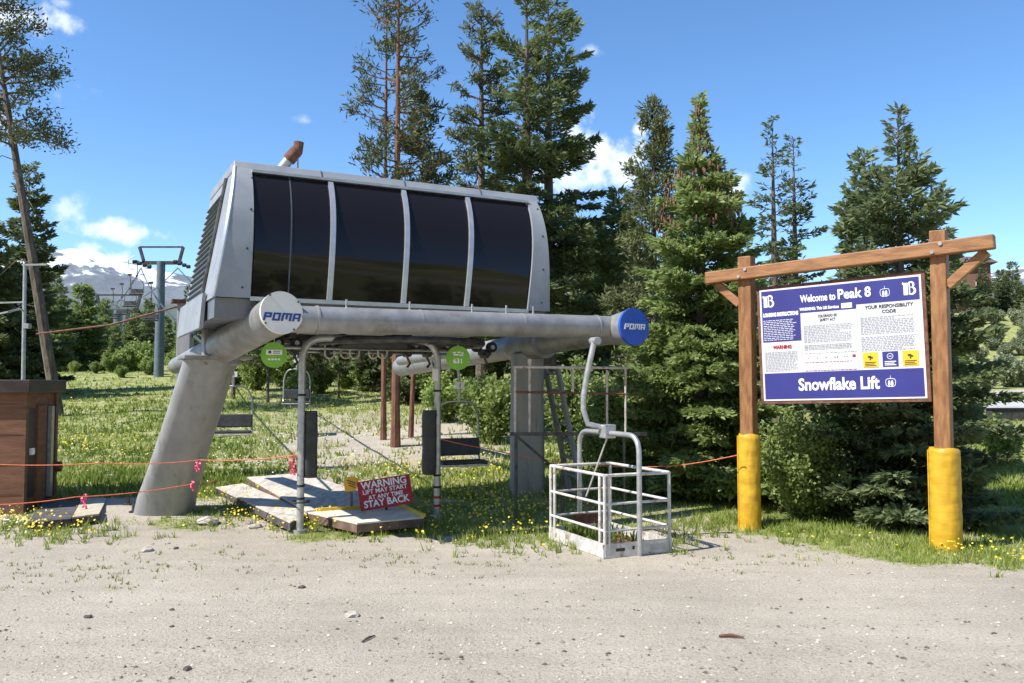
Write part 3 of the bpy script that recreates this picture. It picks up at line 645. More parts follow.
# pebbles
n = 14000; X, Y = scatter(n, 4.2, 13, -40, 1070, .8); keep = [i for i in range(n) if Y[i] < edge(X[i])+1.2]
vs = []; fs_ = []
ico = [(0,0,1),(.9,0,.2),(.28,.85,.2),(-.72,.53,.2),(-.72,-.53,.2),(.28,-.85,.2)]
for i in keep:
    s = .0035+.019*random.random()**6; a = random.random()*6.28; c = (X[i], Y[i], gz(X[i], Y[i])); e = random.uniform(.6, 1.5)
    b0 = len(vs)
    for (x, y, z) in ico:
        xx = (x*math.cos(a)-y*math.sin(a))*e; yy = x*math.sin(a)+y*math.cos(a); vs.append((c[0]+xx*s, c[1]+yy*s, c[2]+z*s*.8-.001))
    fs_ += [(b0, b0+k, b0+k % 5+1) for k in range(1, 6)]
me = bpy.data.meshes.new('pebbles'); me.from_pydata(vs, [], fs_); me.materials.append(surf('pebble_mix', (.10,.08,.06), (.52,.45,.36), 4, .9, 0, 0, lo=.42, hi=.58))
o = bpy.data.objects.new('pebbles', me); COL.objects.link(o); tag(o, 'fine pebbles strewn over the gravel', 'pebbles', kind='stuff')
def stone(px, py, w_px, mat, label, flat=.5, seed=1):
    p = G(px, py); r = w_px/F*p.y/2; bm = bmesh.new(); bmesh.ops.create_icosphere(bm, subdivisions=2, radius=1)
    for v in bm.verts:
        k = 1+.45*noise.noise(v.co*1.4+Vector((seed*7.1,0,0))); v.co = Vector((v.co.x*r*k, v.co.y*r*.8*k, v.co.z*r*flat*k + r*flat*.35))
    me = bpy.data.meshes.new('stone'); bm.to_mesh(me); bm.free(); me.materials.append(M[mat]); o = bpy.data.objects.new('stone', me); COL.objects.link(o)
    o.location = p; o.rotation_euler.z = seed; tag(o, label, 'stone')
for k, a in enumerate([(302,588,8,'darkstone','dark angular stone on the gravel in front of the left arch leg'),(187,670,11,'darkstone','dark rusty lump of stone at the bottom left of the gravel'),
    (88,618,9,'darkstone','flat dark stone on the gravel at the left'),(172,628,5,'darkstone','tiny black stone in the left gravel'),(172,611,6,'darkstone','small dark stone left on the gravel, behind the tiny black one'),
    (352,617,16,'stone','pale flat stone on the gravel beside a dark twig'),(146,552,14,'stone','pale flat rock at the edge of the gravel below the slanted leg'),(176,549,7,'darkstone','reddish rock right of the pale flat rock'),
    (207,524,22,'stone','large pale rock in the weeds near the slanted leg'),(255,528,14,'stone','pale rock left of the left arch leg'),(110,477,10,'discwhite','small white rock on the meadow between hut and slanted leg'),(622,637,5,'darkstone','small rusty stone in the middle of the gravel'),
    (461,658,5,'darkstone','small dark stone at the bottom middle of the gravel'),(690,533,9,'stone','pale stone at the edge of the gravel right of the work basket'),(430,412,12,'stone','pale rock on the slope under the three trunks')]):
    stone(a[0], a[1], a[2], a[3], a[4], .45, k+1)
def stick(px0, py0, px1, py1, r, mat, label):
    a, b = G(px0, py0), G(px1, py1); m_ = (a+b)/2; mb = MB(); mb.tube([a+Z*r, m_+Z*(r*1.6)+Vector((0,.01,0)), b+Z*r], [r*.7, r, r*.5], 6)
    tag(mb.build('stick', mat, origin=m_), label, 'stick')
stick(719, 638, 744, 640, .014, M['rust'], 'reddish stick lying on the gravel at lower right')
stick(362, 643, 375, 637, .010, M['darkstone'], 'dark twig lying on the gravel at lower middle')

# ------------------------------------------------------------ lift terminal
T = empty('lift_terminal', L(2, 1, 0), 'grey chairlift terminal with a dark-windowed cab on slanted leg and round beams', 'lift terminal')
cabT = .30
pb0 = RP(214, 297, cabT); pb1 = RP(549, 311, cabT)
s0 = (pb0-O).dot(U); s1 = (pb1-O).dot(U); zb = (pb0.z+pb1.z)/2
topT = .82
pt0 = RP(236, 160, topT); pt1 = RP(533, 197, topT); ts0 = (pt0-O).dot(U); ts1 = (pt1-O).dot(U); zt = (pt0.z+pt1.z)/2
print('cab', s0, s1, pb0.z, pb1.z, '|', ts0, ts1, pt0.z, pt1.z)
def ft(z):     # front bulge: offset t for height
    k = (z-zb)/(zt-zb); return cabT + (topT-cabT)*(k**3.6)
def es0(z): k = (z-zb)/(zt-zb); return s0 + (ts0-s0)*k**1.0
def es1(z): k = (z-zb)/(zt-zb); return s1 + (ts1-s1)*k**1.7
BT = 3.35     # back t at bottom
def bt(z): k = (z-zb)/(zt-zb); return BT - .55*k**1.2
zs = [zb + (zt-zb-.13)*i/10 for i in range(11)]
# window columns (px at bottom / top)
colsb = [(RP(q, 300, cabT)-O).dot(U) for q in (250, 329, 403, 466, 527)]
colst = [(RP(q, 190, (topT+cabT)/2+.1)-O).dot(U) for q in (252, 331, 404, 468, 529)]
def col(i, z): k = (z-zb)/(zt-zb); return colsb[i]*(1-k)+colst[i]*k
zg0 = zb+.02; zg1 = zt-.17
zz = [zg0 + (zg1-zg0)*i/12 for i in range(13)]
def strip(fa, fb, zlist, off, thick=.03):
    mb = MB(); vs = []
    for z in zlist:
        a, b_ = fa(z), fb(z)
        vs += [L(a, ft(z)+off, z), L(b_, ft(z)+off, z), L(b_, ft(z)+off+thick, z), L(a, ft(z)+off+thick, z)]
    n = len(zlist); fs = []
    for i in range(n-1):
        for k in range(4): fs.append([i*4+k, i*4+(k+1)%4, (i+1)*4+(k+1)%4, (i+1)*4+k])
    fs += [[0,1,2,3], [(n-1)*4+k for k in range(4)][::-1]]
    return mb.add(vs, fs)
full = [zb + (zt-.1-zb)*i/12 for i in range(13)]
for i in range(4):
    strip(lambda z: col(i,z)+.02, lambda z: col(i+1,z)-.02, zz, .012).build('window_pane', M['glass'], T, smooth=True)
for i in range(1, 4):
    strip(lambda z: col(i,z)-.032, lambda z: col(i,z)+.032, zz, -.025, .05).build('mullion', M['mullion'], T, smooth=True)
# thin inner divider of the first window
strip(lambda z: col(0,z)*.53+col(1,z)*.47-.008, lambda z: col(0,z)*.53+col(1,z)*.47+.008, zz, .005, .01).build('window_divider', M['panel_dark'], T, smooth=True)
strip(lambda z: es0(z), lambda z: col(0,z)+.0, full, -.02, .06).build('corner_panel', M['panel'], T, smooth=True)
strip(lambda z: col(4,z)-.0, lambda z: es1(z), full, -.02, .06).build('corner_panel', M['panel'], T, smooth=True)
for k, f_ in ((0, lambda z: (es0(z)+col(0,z))/2), (1, lambda z: (es1(z)+col(4,z))/2)):
    for z in (zb+.12, zb+.6, zb+1.1, zt-.25):
        c = L(f_(z)+(.1 if k == 0 else .04), ft(z)-.022, z); mb = MB(); mb.cyl(c-V*.006, c+V*.004, .014, 8); mb.build('rivet', M['darkmetal'], T)
# sill and head strip
mb = MB(); mb.bar(L(col(0,zb), ft(zb)-.01, zb-.01), L(col(4,zb), ft(zb)-.01, zb-.01), .07, .05); mb.build('window_sill', M['mullion'], T)
mb = MB(); z_ = zt-.14; mb.bar(L(col(0,z_), ft(z_)-.02, z_), L(col(4,z_), ft(z_)-.02, z_), .07, .035); mb.build('window_head', M['mullion'], T)
# dark interior body (trapezoid) behind panes
mb = MB(); ins = .06
mb.hexa([L(s0+.05, ft(zb)+ins+.05, zb), L(s1-.05, ft(zb)+ins+.05, zb), L(s1-.05, BT-.03, zb), L(s0+.05, BT-.03, zb)],
        [L(es0(zt-.1)+.05, ft(zt-.1)+ins, zt-.1), L(es1(zt-.1)-.05, ft(zt-.1)+ins, zt-.1), L(es1(zt-.1)-.05, bt(zt-.1)-.03, zt-.1), L(es0(zt-.1)+.05, bt(zt-.1)-.03, zt-.1)])
mb.build('cab_body', M['panel_dark'], T)
# end panels with louvres (left end), right end
for (es, sg, nm) in ((es0, 1, 'left'), (es1, -1, 'right')):
    mb = MB(); n = 8; zl = [zb + (zt-.1-zb)*i/n for i in range(n+1)]; vs = []
    for z in zl: vs += [L(es(z)+.0*sg, ft(z)-.02, z), L(es(z), bt(z), z), L(es(z)+.05*sg, bt(z), z), L(es(z)+.05*sg, ft(z)-.02, z)]
    fs = [[i*4+k, i*4+(k+1)%4, (i+1)*4+(k+1)%4, (i+1)*4+k] for i in range(n) for k in range(4)] + [[0,1,2,3],[n*4+k for k in range(4)]]
    mb.add(vs, fs).build('end_panel', M['panel'], T)
mb = MB()
for i in range(17):
    z = zb + .12 + (zt-.35-zb)*i/17
    mb.bar(L(es0(z)-.012, 1.45, z), L(es0(z)-.012, bt(z)-.18, z), .03, .035, up=(U.x*.5, U.y*.5, .8))
mb.build('louvre', M['panel_dark'], T)
mb = MB(); mb.tube([L(es0(z)-.015, 1.32-.0*(z), z) for z in (zb-.15, (zb+zt)/2, zt-.12)], .028, 8); mb.build('drain_pipe', M['darkmetal'], T, smooth=True)
mb = MB(); mb.tube([L(es0(z)-.012, ft(z)+.0, z) for z in full], .03, 6); mb.build('corner_trim', M['mullion'], T, smooth=True)
# back wall and roof
mb = MB(); mb.hexa([L(s0, BT-.04, zb), L(s1, BT-.04, zb), L(s1, BT, zb), L(s0, BT, zb)], [L(ts0, bt(zt-.1)-.04, zt-.1), L(ts1, bt(zt-.1)-.04, zt-.1), L(ts1, bt(zt-.1), zt-.1), L(ts0, bt(zt-.1), zt-.1)]); mb.build('back_wall', M['panel'], T)
mb = MB(); z0_ = zt-.115
mb.hexa([L(ts0-.03, topT-.10, z0_), L(ts1+.05, topT-.10, z0_), L(ts1+.05, bt(zt)+.05, z0_), L(ts0-.03, bt(zt)+.05, z0_)],
        [L(ts0-.03, topT-.03, zt), L(ts1+.05, topT-.03, zt), L(ts1+.05, bt(zt)+.02, zt), L(ts0-.03, bt(zt)+.02, zt)])
roof = mb.build('roof', M['panel'], T, bevel=.01)
mb = MB()
for i in range(1, 4):
    s = ts0 + (ts1-ts0)*(i*.27-.02)
    mb.box(L(s, topT-.073, zt-.055), (.01, .008, .12), U, V, (V*.5+Z*.85).normalized())
mb.build('roof_seam', M['panel_dark'], roof)
# exhaust stack
pc = RP(281, 158, 1.35); ps = (pc-O).dot(U)
ex = MB(); e0 = L(ps, 1.3, zt+.10); e1 = e0 + Vector((.13,0,.16)); ex.cyl(e0-Vector((.16,0,.22)), e1, .07); ex.build('exhaust_stack', M['galv'], T, smooth=True)
ex = MB(); ex.tube([e1-Vector((.04,0,.05)), e1+Vector((.08,0,.09)), e1+Vector((.09,0,.10)), e1+Vector((.10,0,.20))], [.09,.085,.065,.068], 14); ex.build('exhaust_cap', M['rust'], T, smooth=True)
ex = MB(); ex.cyl(e0+Vector((.22,0,-.05)), e0+Vector((.22,0,.2)), .012, 6); ex.build('stay_rod', M['galv'], T)
# skirt and underside machinery
mb = MB(); mb.hexa([L(s0+.02, cabT+.12, zb-.24), L(s1-.1, cabT+.16, zb-.24), L(s1-.1, BT-.1, zb-.24), L(s0+.02, BT-.1, zb-.24)], [L(s0+.02, cabT+.08, zb-.005), L(s1-.03, cabT+.08, zb-.005), L(s1-.03, BT-.06, zb-.005), L(s0+.02, BT-.06, zb-.005)])
mb.build('skirt', M['base_blue'], T)
mb = MB()
mb.hexa([L(s0-.08, .95, zb-.34), L(s0-.03, .95, zb-.34), L(s0-.03, BT+.05, zb-.34), L(s0-.08, BT+.05, zb-.34)], [L(s0-.045, .95, zb+.1), L(s0, .95, zb+.1), L(s0, BT, zb+.1), L(s0-.045, BT, zb+.1)])
mb.build('lower_end_panel', M['panel'], T)
mb = MB()
for t in (2.3, 2.9): mb.bar(L(s0+.4, t, zb-.36), L(s1-.1, t, zb-.36), .1, .1)
for s in np.linspace(s0+.6, s1-.4, 6): mb.bar(L(s, 1.9, zb-.34), L(s, 2.9, zb-.34), .09, .07)
mb.build('chassis_beam', M['darkmetal'], T)
# bullwheel
bc = L((s0+s1)/2+.6, 1.75, zb-.44); mb = MB()
ringp = [bc + U*(1.2*math.cos(a)) + V*(1.2*math.sin(a)) for a in np.linspace(0, 2*math.pi, 40)]
mb.tube(ringp, .05, 8); mb.cyl(bc-Z*.1, bc+Z*.15, .15)
for k in range(6): a = k*math.pi/3; mb.bar(bc, bc+U*(1.18*math.cos(a))+V*(1.18*math.sin(a)), .07, .05)
mb.build('bullwheel', M['darkmetal'], T, smooth=True)
for i in range(15):
    s = s0+.9 + i*.265; c = L(s, 2.2, zb-.44); mb = MB(); mb.cyl(c-V*.045, c+V*.045, .085, 16)
    ty = mb.build('drive_tyre', M['rubber'], T, smooth=True); mb = MB(); mb.cyl(c-V*.055, c+V*.055, .035, 10); mb.build('wheel_hub', M['galv'], ty)
# front round beam
A0 = P(290, 319, 10.2); A1 = P(612, 327.5, 12.25); A1.z = A1.z
BR = .163
mb = MB(); mb.cyl(A0-(A1-A0).normalized()*.3, A1, BR, 32); fb = mb.build('front_beam', M['steel'], T, smooth=True)
for k in (.15, .33, .52, .63, .72): # lugs on top
    c = A0.lerp(A1, k)+Z*(BR+.01); mb = MB(); mb.cyl(c-Z*.02, c+Z*.09, .014, 8); mb.build('lug', M['galv'], fb)
for k in (.07, .36, .68, .94):
    c = A0.lerp(A1, k); dd = (A1-A0).normalized(); mb = MB(); mb.cyl(c-dd*.012, c+dd*.012, BR+(.012 if k in (.07,.94) else .004), 32); mb.build('weld_band', M['steel'], fb, smooth=True)
# cross beams with discs
def block_word(hh, c, rt, up, mat, parent):     # four slanted block capitals: P O M A
    n_ = rt.cross(up); st = .27; G_ = {
     'P': [(0,0,st,1),(st,1-.22,.95,1),(.95-st,.60,.95,.78),(st,.38,.95,.60)],
     'O': [(0,0,st,1),(.95-st,0,.95,1),(st,.78,.95-st,1),(st,0,.95-st,.22)],
     'M': [(0,0,st,1),(1.25-st,0,1.25,1),(.5,.2,.75,.78),(st,.78,1.25-st,1)],
     'A': [(0,0,st,1),(.95-st,0,.95,1),(st,.78,.95-st,1),(st,.3,.95-st,.48)]}
    W = {'P':.95,'O':.95,'M':1.25,'A':.95}; tot = sum(W.values())+.16*3; x = -tot/2
    for ch in 'POMA':
        mb = MB()
        for (x0,y0,x1,y1) in G_[ch]:
            q = [c + rt*((x+xx + .28*(yy-.5))*hh) + up*((yy-.5)*hh) for xx, yy in ((x0,y0),(x1,y0),(x1,y1),(x0,y1))]
            mb.hexa(q, [p + n_*.004 for p in q])
        mb.build('letter', mat, parent); x += W[ch]+.16
def crossbeam(p0, p1, r0, r1, rd, matd, flare):
    d = (p1-p0).normalized(); mb = MB(); mb.tube([p0, p0+d*flare, p1], [r0, r1, r1], 32)
    cb = mb.build('cross_beam', M['steel'], T, smooth=True)
    mb = MB(); mb.cyl(p0-d*.035, p0+d*.01, rd, 40); dk = mb.build('end_disc', matd, T)
    mb = MB()
    for k in range(4): a = k*math.pi/2+.6; e1_ = d.cross(Z).normalized(); e2_ = e1_.cross(d); c = p0 + (e1_*math.cos(a)+e2_*math.sin(a))*(rd-.012); mb.cyl(c-d*.045, c+d*.02, .012, 6)
    mb.build('bolt', M['darkmetal'], dk)
    return d, dk
pa0, pa1 = P(281, 313, 10.0), P(222, 347, 12.0)
dA, dkA = crossbeam(pa0, pa1, .25, .235, .255, M['discwhite'], .5)
pb0_, pb1_ = P(633, 327, 12.0), P(401, 367, 18.6)
dB, dkB = crossbeam(pb0_, pb1_, .26, .20, .265, M['discblue'], .55)
for (p0, d, dk, mt, sz, off) in ((pa0, dA, dkA, M['logoblue'], .155, -.055), (pb0_, dB, dkB, M['white'], .13, -.0)):
    rt = Vector((-d.y, d.x, 0)).normalized()*-1; rt = rt if rt.x > 0 else -rt; up_ = rt.cross(d)
    up_ = up_ if up_.z > 0 else -up_
    block_word(sz*.62, p0 - d*.040 + up_*off, rt, up_, mt, dk)
# vent slots on the white-disc beam
mb = MB(); e_ = dA.cross(Z).normalized()
for k in (.25, .33): c = pa0.lerp(pa1, k) - e_*-.0 + Z*.235; mb.bar(c, c+dA*.16, .03, .02)
mb.build('slot_plate', M['darkmetal'], T)
# tail of left beam
mb = MB(); mb.tube([pa1-dA*.1, pa1+dA*.02, P(176, 366, 14.2)], [.20,.20,.13], 20); mb.build('beam_tail', M['steel'], T, smooth=True)
mb = MB(); mb.bar(pa1-dA*.02, pa1+dA*.10, .52, .52); mb.build('beam_flange', M['steel'], T, bevel=.02)
# slanted left leg
gb = G(163, 510); tpc = P(211, 360, 12.15)
def sect(c, a, b_, n=24, p=3.2):
    out = []
    for k in range(n):
        th = 2*math.pi*k/n; cx = abs(math.cos(th))**(2/p)*math.copysign(1, math.cos(th)); sy = abs(math.sin(th))**(2/p)*math.copysign(1, math.sin(th))
        out.append(c + Vector((1,0.12,0)).normalized()*cx*a + Vector((-.12,1,0)).normalized()*sy*b_)
    return out
mb = MB(); vs = []; secs = 10
for i in range(secs+1):
    k = i/secs; c = gb.lerp(tpc, k); a = .385*(1-k)+.35*k + .05*(1-k)**6; vs += sect(c - Z*(.2*(k == 0)), a, .34)
fs = [[i*24+k, i*24+(k+1)%24, (i+1)*24+(k+1)%24, (i+1)*24+k] for i in range(secs) for k in range(24)] + [list(range(24)), [secs*24+k for k in range(24)]]
leg = mb.add(vs, fs).build('front_leg', M['concrete_leg'], T, smooth=True)
mb = MB(); mb.box(tpc+Z*.03+U*.05, (.92,.85,.05), U, V, Z); mb.build('leg_cap', M['steel'], T, bevel=.01)
for (px, py) in ((128,505),(134,513),(137,511)):
    p = G(px, py); mb = MB(); mb.cyl(p-Z*.02, p+Z*.13, .035, 8); mb.cyl(p+Z*.13, p+Z*.17, .02, 8); mb.box(p+Z*.01, (.11,.11,.03)); mb.build('anchor_bolt', M['darkmetal'], T)
# rear post
tb = (527-512)/F; k_ = (pb0_.x - tb*pb0_.y)/((tb*(pb1_.y-pb0_.y))-(pb1_.x-pb0_.x)); pr = pb0_.lerp(pb1_, k_)
gp = Vector((pr.x, pr.y, gz(pr.x, pr.y)))
mb = MB(); vs = []
for i, (z, a) in enumerate(((gp.z-.2,.29),(gp.z+.3,.28),(pr.z-.15,.26))): vs += sect(Vector((pr.x, pr.y, z)), a, .28, p=4)
fs = [[i*24+k, i*24+(k+1)%24, (i+1)*24+(k+1)%24, (i+1)*24+k] for i in range(2) for k in range(24)] + [list(range(24)), [48+k for k in range(24)]]
mb.add(vs, fs).build('rear_post', M['concrete_leg'], T, smooth=True)
mb = MB(); mb.cyl(pr-dB*.55, pr+dB*.35, .265, 28); mb.build('beam_collar', M['steel'], T, smooth=True)
mb = MB(); mb.cyl(pr+dB*2.2, pr+dB*2.3, .23, 24); mb.cyl(pr+dB*3.1, pr+dB*3.16, .22, 24); mb.build('beam_band', M['darkmetal'], T, smooth=True)
mb = MB(); q0 = L(3.0, 1.0, 2.62); mb.cyl(P(455,352,14.2), P(400,361,16.8), .09, 14); mb.build('guide_tube', M['steel'], T, smooth=True)
# second rear support, cab sits on it
mb = MB(); r2_ = P(186, 303, 15.5); mb.hexa([Vector((r2_.x-.13,r2_.y-.1,gz(r2_.x,r2_.y)-.1)), Vector((r2_.x+.13,r2_.y-.1,gz(r2_.x,r2_.y)-.1)), Vector((r2_.x+.13,r2_.y+.1,gz(r2_.x,r2_.y)-.1)), Vector((r2_.x-.13,r2_.y+.1,gz(r2_.x,r2_.y)-.1))],
    [r2_+Vector((-.13,-.1,0)), r2_+Vector((.13,-.1,0)), r2_+Vector((.13,.1,0)), r2_+Vector((-.13,.1,0))]); mb.build('back_mast', M['concrete_leg'], T, bevel=.02)
mb = MB(); mb.bar(r2_+Z*.02-U*.25, r2_+Z*.02+L(0,0,0)*0+U*1.2, .3, .06); mb.build('mast_cap', M['rust'], T)
# hooks hanging under the cab
for px in (341, 350, 369, 378, 325):
    p = P(px, 344, 12.4); mb = MB(); pts = [p+Z*.05, p-Z*.05, p-Z*.14] + arc(p-Z*.14+U*.07, -U, -Z, .07, 0, 180, 6) + [p-Z*.10+U*.14]
    mb.tube(pts, .014, 7); mb.build('hook', M['whitepaint'] , T, smooth=True)
# guide rails with grip clutter
for t, zz_ in ((2.0, zb-.52), (2.5, zb-.55)):
    mb = MB(); mb.tube([L(s0+1.0, t, zz_), L(s1-.9, t, zz_), L(s1-.3, t+.5, zz_)], .022, 8); mb.build('guide_rail', M['galv'], T, smooth=True)
for i in range(9):
    c = L(s0+1.1+i*.42+.1*math.sin(i*5), 2.3, zb-.52); mb = MB(); mb.box(c, (.2,.1,.1), U, V, Z); mb.cyl(c-V*.1-Z*.05, c+V*.1-Z*.05, .05, 12); mb.tube([c-Z*.1, c-Z*.2+U*.05, c-Z*.26], .02, 6); mb.build('grip_gear', M['darkmetal'], T)
# ladder behind (leaning steel ladder on rear post)
LD = empty('steel_ladder', G(583, 462), 'grey steel ladder leaning beside the rear post behind the rail frame', 'ladder')
l0, l1 = P(557, 366, 14.3), P(584, 455, 13.6); l2, l3 = P(545, 366, 14.6), P(571, 455, 14.0)
l1.z = gz(l1.x, l1.y); l3.z = gz(l3.x, l3.y)
for a, b_ in ((l0, l1), (l2, l3)): mb = MB(); mb.bar(a, b_, .05, .09); mb.build('stile', M['concrete_leg'], LD)
for i in range(8): k = (i+.5)/8; mb = MB(); mb.bar(l0.lerp(l1, k), l2.lerp(l3, k), .1, .03); mb.build('rung', M['concrete_leg'], LD)

# ------------------------------------------------------------ green discs hanging under the beams
def hang_disc(px, py, D, r, label, kind):
    c = P(px, py, D); root = empty('hanging_sign', c, label, 'sign', 'round green signs under the lift')
    n = (CAM-c); n.z = 0; n.normalize(); n = (n + Vector((.15,0,0))).normalized(); rt = Z.cross(n)
    mb = MB(); mb.cyl(c-n*.008, c+n*.008, r, 36); mb.build('plate', M['signgreen'], root)
    mb = MB(); mb.cyl(c+Z*r, c+Z*(r+.14), .008, 6); mb.build('hanger', M['galv'], root)
    f_ = c + n*.012
    if kind == 0:
        mb = MB(); mb.box(f_+Z*.035, (.2,.004,.065), rt, n, Z); pl_ = mb.build('label_plate', M['white'], root, bevel=.001)
        mb = MB(); mb.box(f_+n*.004+Z*.035-rt*.055, (.035,.003,.035), rt, n, Z)
        for k in (0,1): mb.box(f_+n*.004+Z*(.048-.024*k)+rt*.03, (.085,.003,.008), rt, n, Z)
        mb.build('print', M['logoblue'], pl_)
        mb = MB()
        for k in (0,1,2,3): mb.box(f_+Z*(-.055-.0*k)+rt*(-.06+.04*k), (.03,.003,.022), rt, n, Z)
        mb.build('print', M['white'], root)
    else:
        text('631', .095, f_-Z*.045, rt, Z, M['white'], 'lettering', root, bold=.003)
        mb = MB()
        for (a, b_, w2) in ((-.055,.075,.05),(.01,.08,.045),(.06,.07,.03),(-.03,.045,.07),(.045,.04,.06)): mb.box(f_+rt*a+Z*b_, (w2,.003,.022), rt, n, (Z+rt*.2).normalized())
        mb.build('print', M['white'], root)
hang_disc(274, 355, 10.9, .165, 'round green sign with a white label panel below the white-disc beam', 0)
hang_disc(458, 358, 12.0, .17, 'round green sign numbered 631 hanging right of the padded arch', 1)

# ------------------------------------------------------------ padded arch
a0 = G(300, 533); a1 = G(437, 519)
AR = empty('padded_arch', (a0+a1)/2, 'galvanised steel arch with black pads over the loading deck', 'arch')
ad_ = (a1-a0); ad_.z = 0; adn = ad_.normalized(); zt_ = 2.655
pts = fillet([a0-Z*.05, Vector((a0.x, a0.y, zt_)), Vector((a1.x, a1.y, zt_)), a1-Z*.05], .34, 8)
mb = MB(); mb.tube(pts, .05, 16); mb.build('tube_frame', M['galv'], AR, smooth=True)
def pad(c0, c1, w, d, nm, side=adn):
    mb = MB(); ax = (c1-c0).normalized(); n = 12; m = 10; vs = []; y = adn.cross(ax) if abs(ax.z) > .5 else Z.copy(); x = ax.cross(y).normalized() if abs(ax.z) > .5 else ax.cross(Z).normalized()
    x = adn if abs(ax.z) > .5 else Z.cross(adn); y = Z.cross(adn) if abs(ax.z) > .5 else Z
    for i in range(n+1):
        k = i/n; sh = 1 if 0 < i < n else .9
        for j in range(16):
            th = 2*math.pi*j/16; cx = abs(math.cos(th))**.55*math.copysign(1, math.cos(th)); cy = abs(math.sin(th))**.55*math.copysign(1, math.sin(th))
            p = c0.lerp(c1, k); wob = 1+.10*noise.noise(p*7+Vector((th, 0, 0)))
            vs.append(p + x*cx*w/2*sh*wob + y*cy*d/2*sh*wob)
    fs = [[i*16+j, i*16+(j+1)%16, (i+1)*16+(j+1)%16, (i+1)*16+j] for i in range(n) for j in range(16)] + [list(range(16)), [n*16+j for j in range(16)]]
    return mb.add(vs, fs).build(nm, M['black'], AR, smooth=True)
def az(px, py, a): return P(px, py, a.y).z
pad(a0+adn*.13+Z*(az(310,478,a0)-a0.z), a0+adn*.13+Z*(az(310,411,a0)-a0.z), .17, .17, 'side_pad')
pad(a1-adn*.13+Z*(az(430,474,a1)-a1.z), a1-adn*.13+Z*(az(430,410,a1)-a1.z), .19, .18, 'side_pad')
tpad = [Vector((a0.x, a0.y, zt_-.02)).lerp(Vector((a1.x, a1.y, zt_-.02)), k) for k in (.27, .75)]
pad(tpad[0]-Z*.04, tpad[1]-Z*.04, .17, .2, 'top_pad')
for a in (a0, a1):
    mb = MB(); mb.cyl(a-Z*.03, a+Z*.05, .10, 16); mb.build('foot', M['galv'], AR)
    for h_ in (.45, .62, 1.85): mb = MB(); mb.cyl(a+Z*h_, a+Z*(h_+.03), .058, 12); mb.build('strap', M['rubber'], AR)
mb = MB(); mb.tube(arc(a0+Z*.42, adn, Z.cross(adn), .12, 0, 360, 16), .012, 6); mb.build('cable_loop', M['rubber'], AR)
mb = MB(); mb.box(Vector((a1.x, a1.y, az(430,375,a1)))-adn*.06-Z.cross(adn)*.06, (.09,.01,.18), adn, Z.cross(adn), Z); mb.build('label_plate', M['white'], AR)
for h_ in (.18,.30): mb = MB(); mb.cyl(a1+Z*h_, a1+Z*(h_+.035), .056, 12); mb.build('tape_band', M['signred'], AR)

# ------------------------------------------------------------ loading decks
def quaddeck(name, pix, z_tops, th, topmat, sidemat, label, cat, boards=True):
    pts = []
    if not isinstance(z_tops, tuple): z_tops = (z_tops,)*4
    for (px, py), z_top in zip(pix, z_tops):
        r = ray(px, py); k = (z_top-2)/r.z; pts.append(CAM+r*k)
    c = sum(pts, Vector())/4; c.z = gz(c.x, c.y); root = empty(name, c, label, cat)
    mb = MB(); mb.hexa([p-Z*th for p in pts], [p-Z*.022 for p in pts]); mb.build('frame', sidemat, root)
    n = max(2, int((pts[1]-pts[0]).length/.6)) if boards else 1
    mb = MB()
    for i in range(n):
        k0, k1 = i/n+.004, (i+1)/n-.004
        q = [pts[0].lerp(pts[1], k0), pts[0].lerp(pts[1], k1), pts[3].lerp(pts[2], k1), pts[3].lerp(pts[2], k0)]
        mb.hexa([p-Z*.02 for p in q], [p+Z*(.004*(i % 2)) for p in q])
    mb.build('boards', topmat, root); return root, pts
quaddeck('loading_deck', [(247,477),(303,473),(399,504.5),(306,511)], (.40,.40,.19,.19), .15, M['greyboard'], M['deckside'], 'long grey weathered boarded deck running back under the arch', 'deck')
quaddeck('loading_deck', [(216,487),(243,483.5),(310,512),(290,522)], (.30,.30,.16,.16), .12, M['greyboard'], M['dark_shaded_wood'], 'low dark board ramp along the left side of the long deck', 'deck')
rt_, pts_ = quaddeck('loading_deck', [(307,512),(399,505.5),(424,517),(357,523)], .18, .13, M['palewood'], M['deckside'], 'pale plywood step deck with yellow edge in front of the long deck', 'deck', boards=False)
mb = MB()
for a, b_ in ((pts_[0].lerp(pts_[1],.1), pts_[0].lerp(pts_[1],.97)), (pts_[1], pts_[2])):
    mb = MB(); mb.bar(a+Z*.02, b_+Z*.02, .05, .045); mb.build('edge_strip', M['signyellow'], rt_)
0 and mb.build('edge_strip', M['plank'], rt_)
# boardwalk by the hut: sunlit and shadowed parts painted as two wood colours
rt_, pts_ = quaddeck('wooden_pallet', [(84,495),(109,494),(99,514),(72,517)], .16, .10, M['plank'], M['dark_shaded_wood'], 'sunlit wooden pallet lying beside the shade-coloured boards by the hut', 'pallet')
quaddeck('wooden_boards', [(46,496),(83,495),(71,519),(28,523)], .13, .09, M['dark_shaded_wood'], M['dark_shaded_wood'], 'boards on the ground right of the hut, coloured dark for its shadow', 'boards')

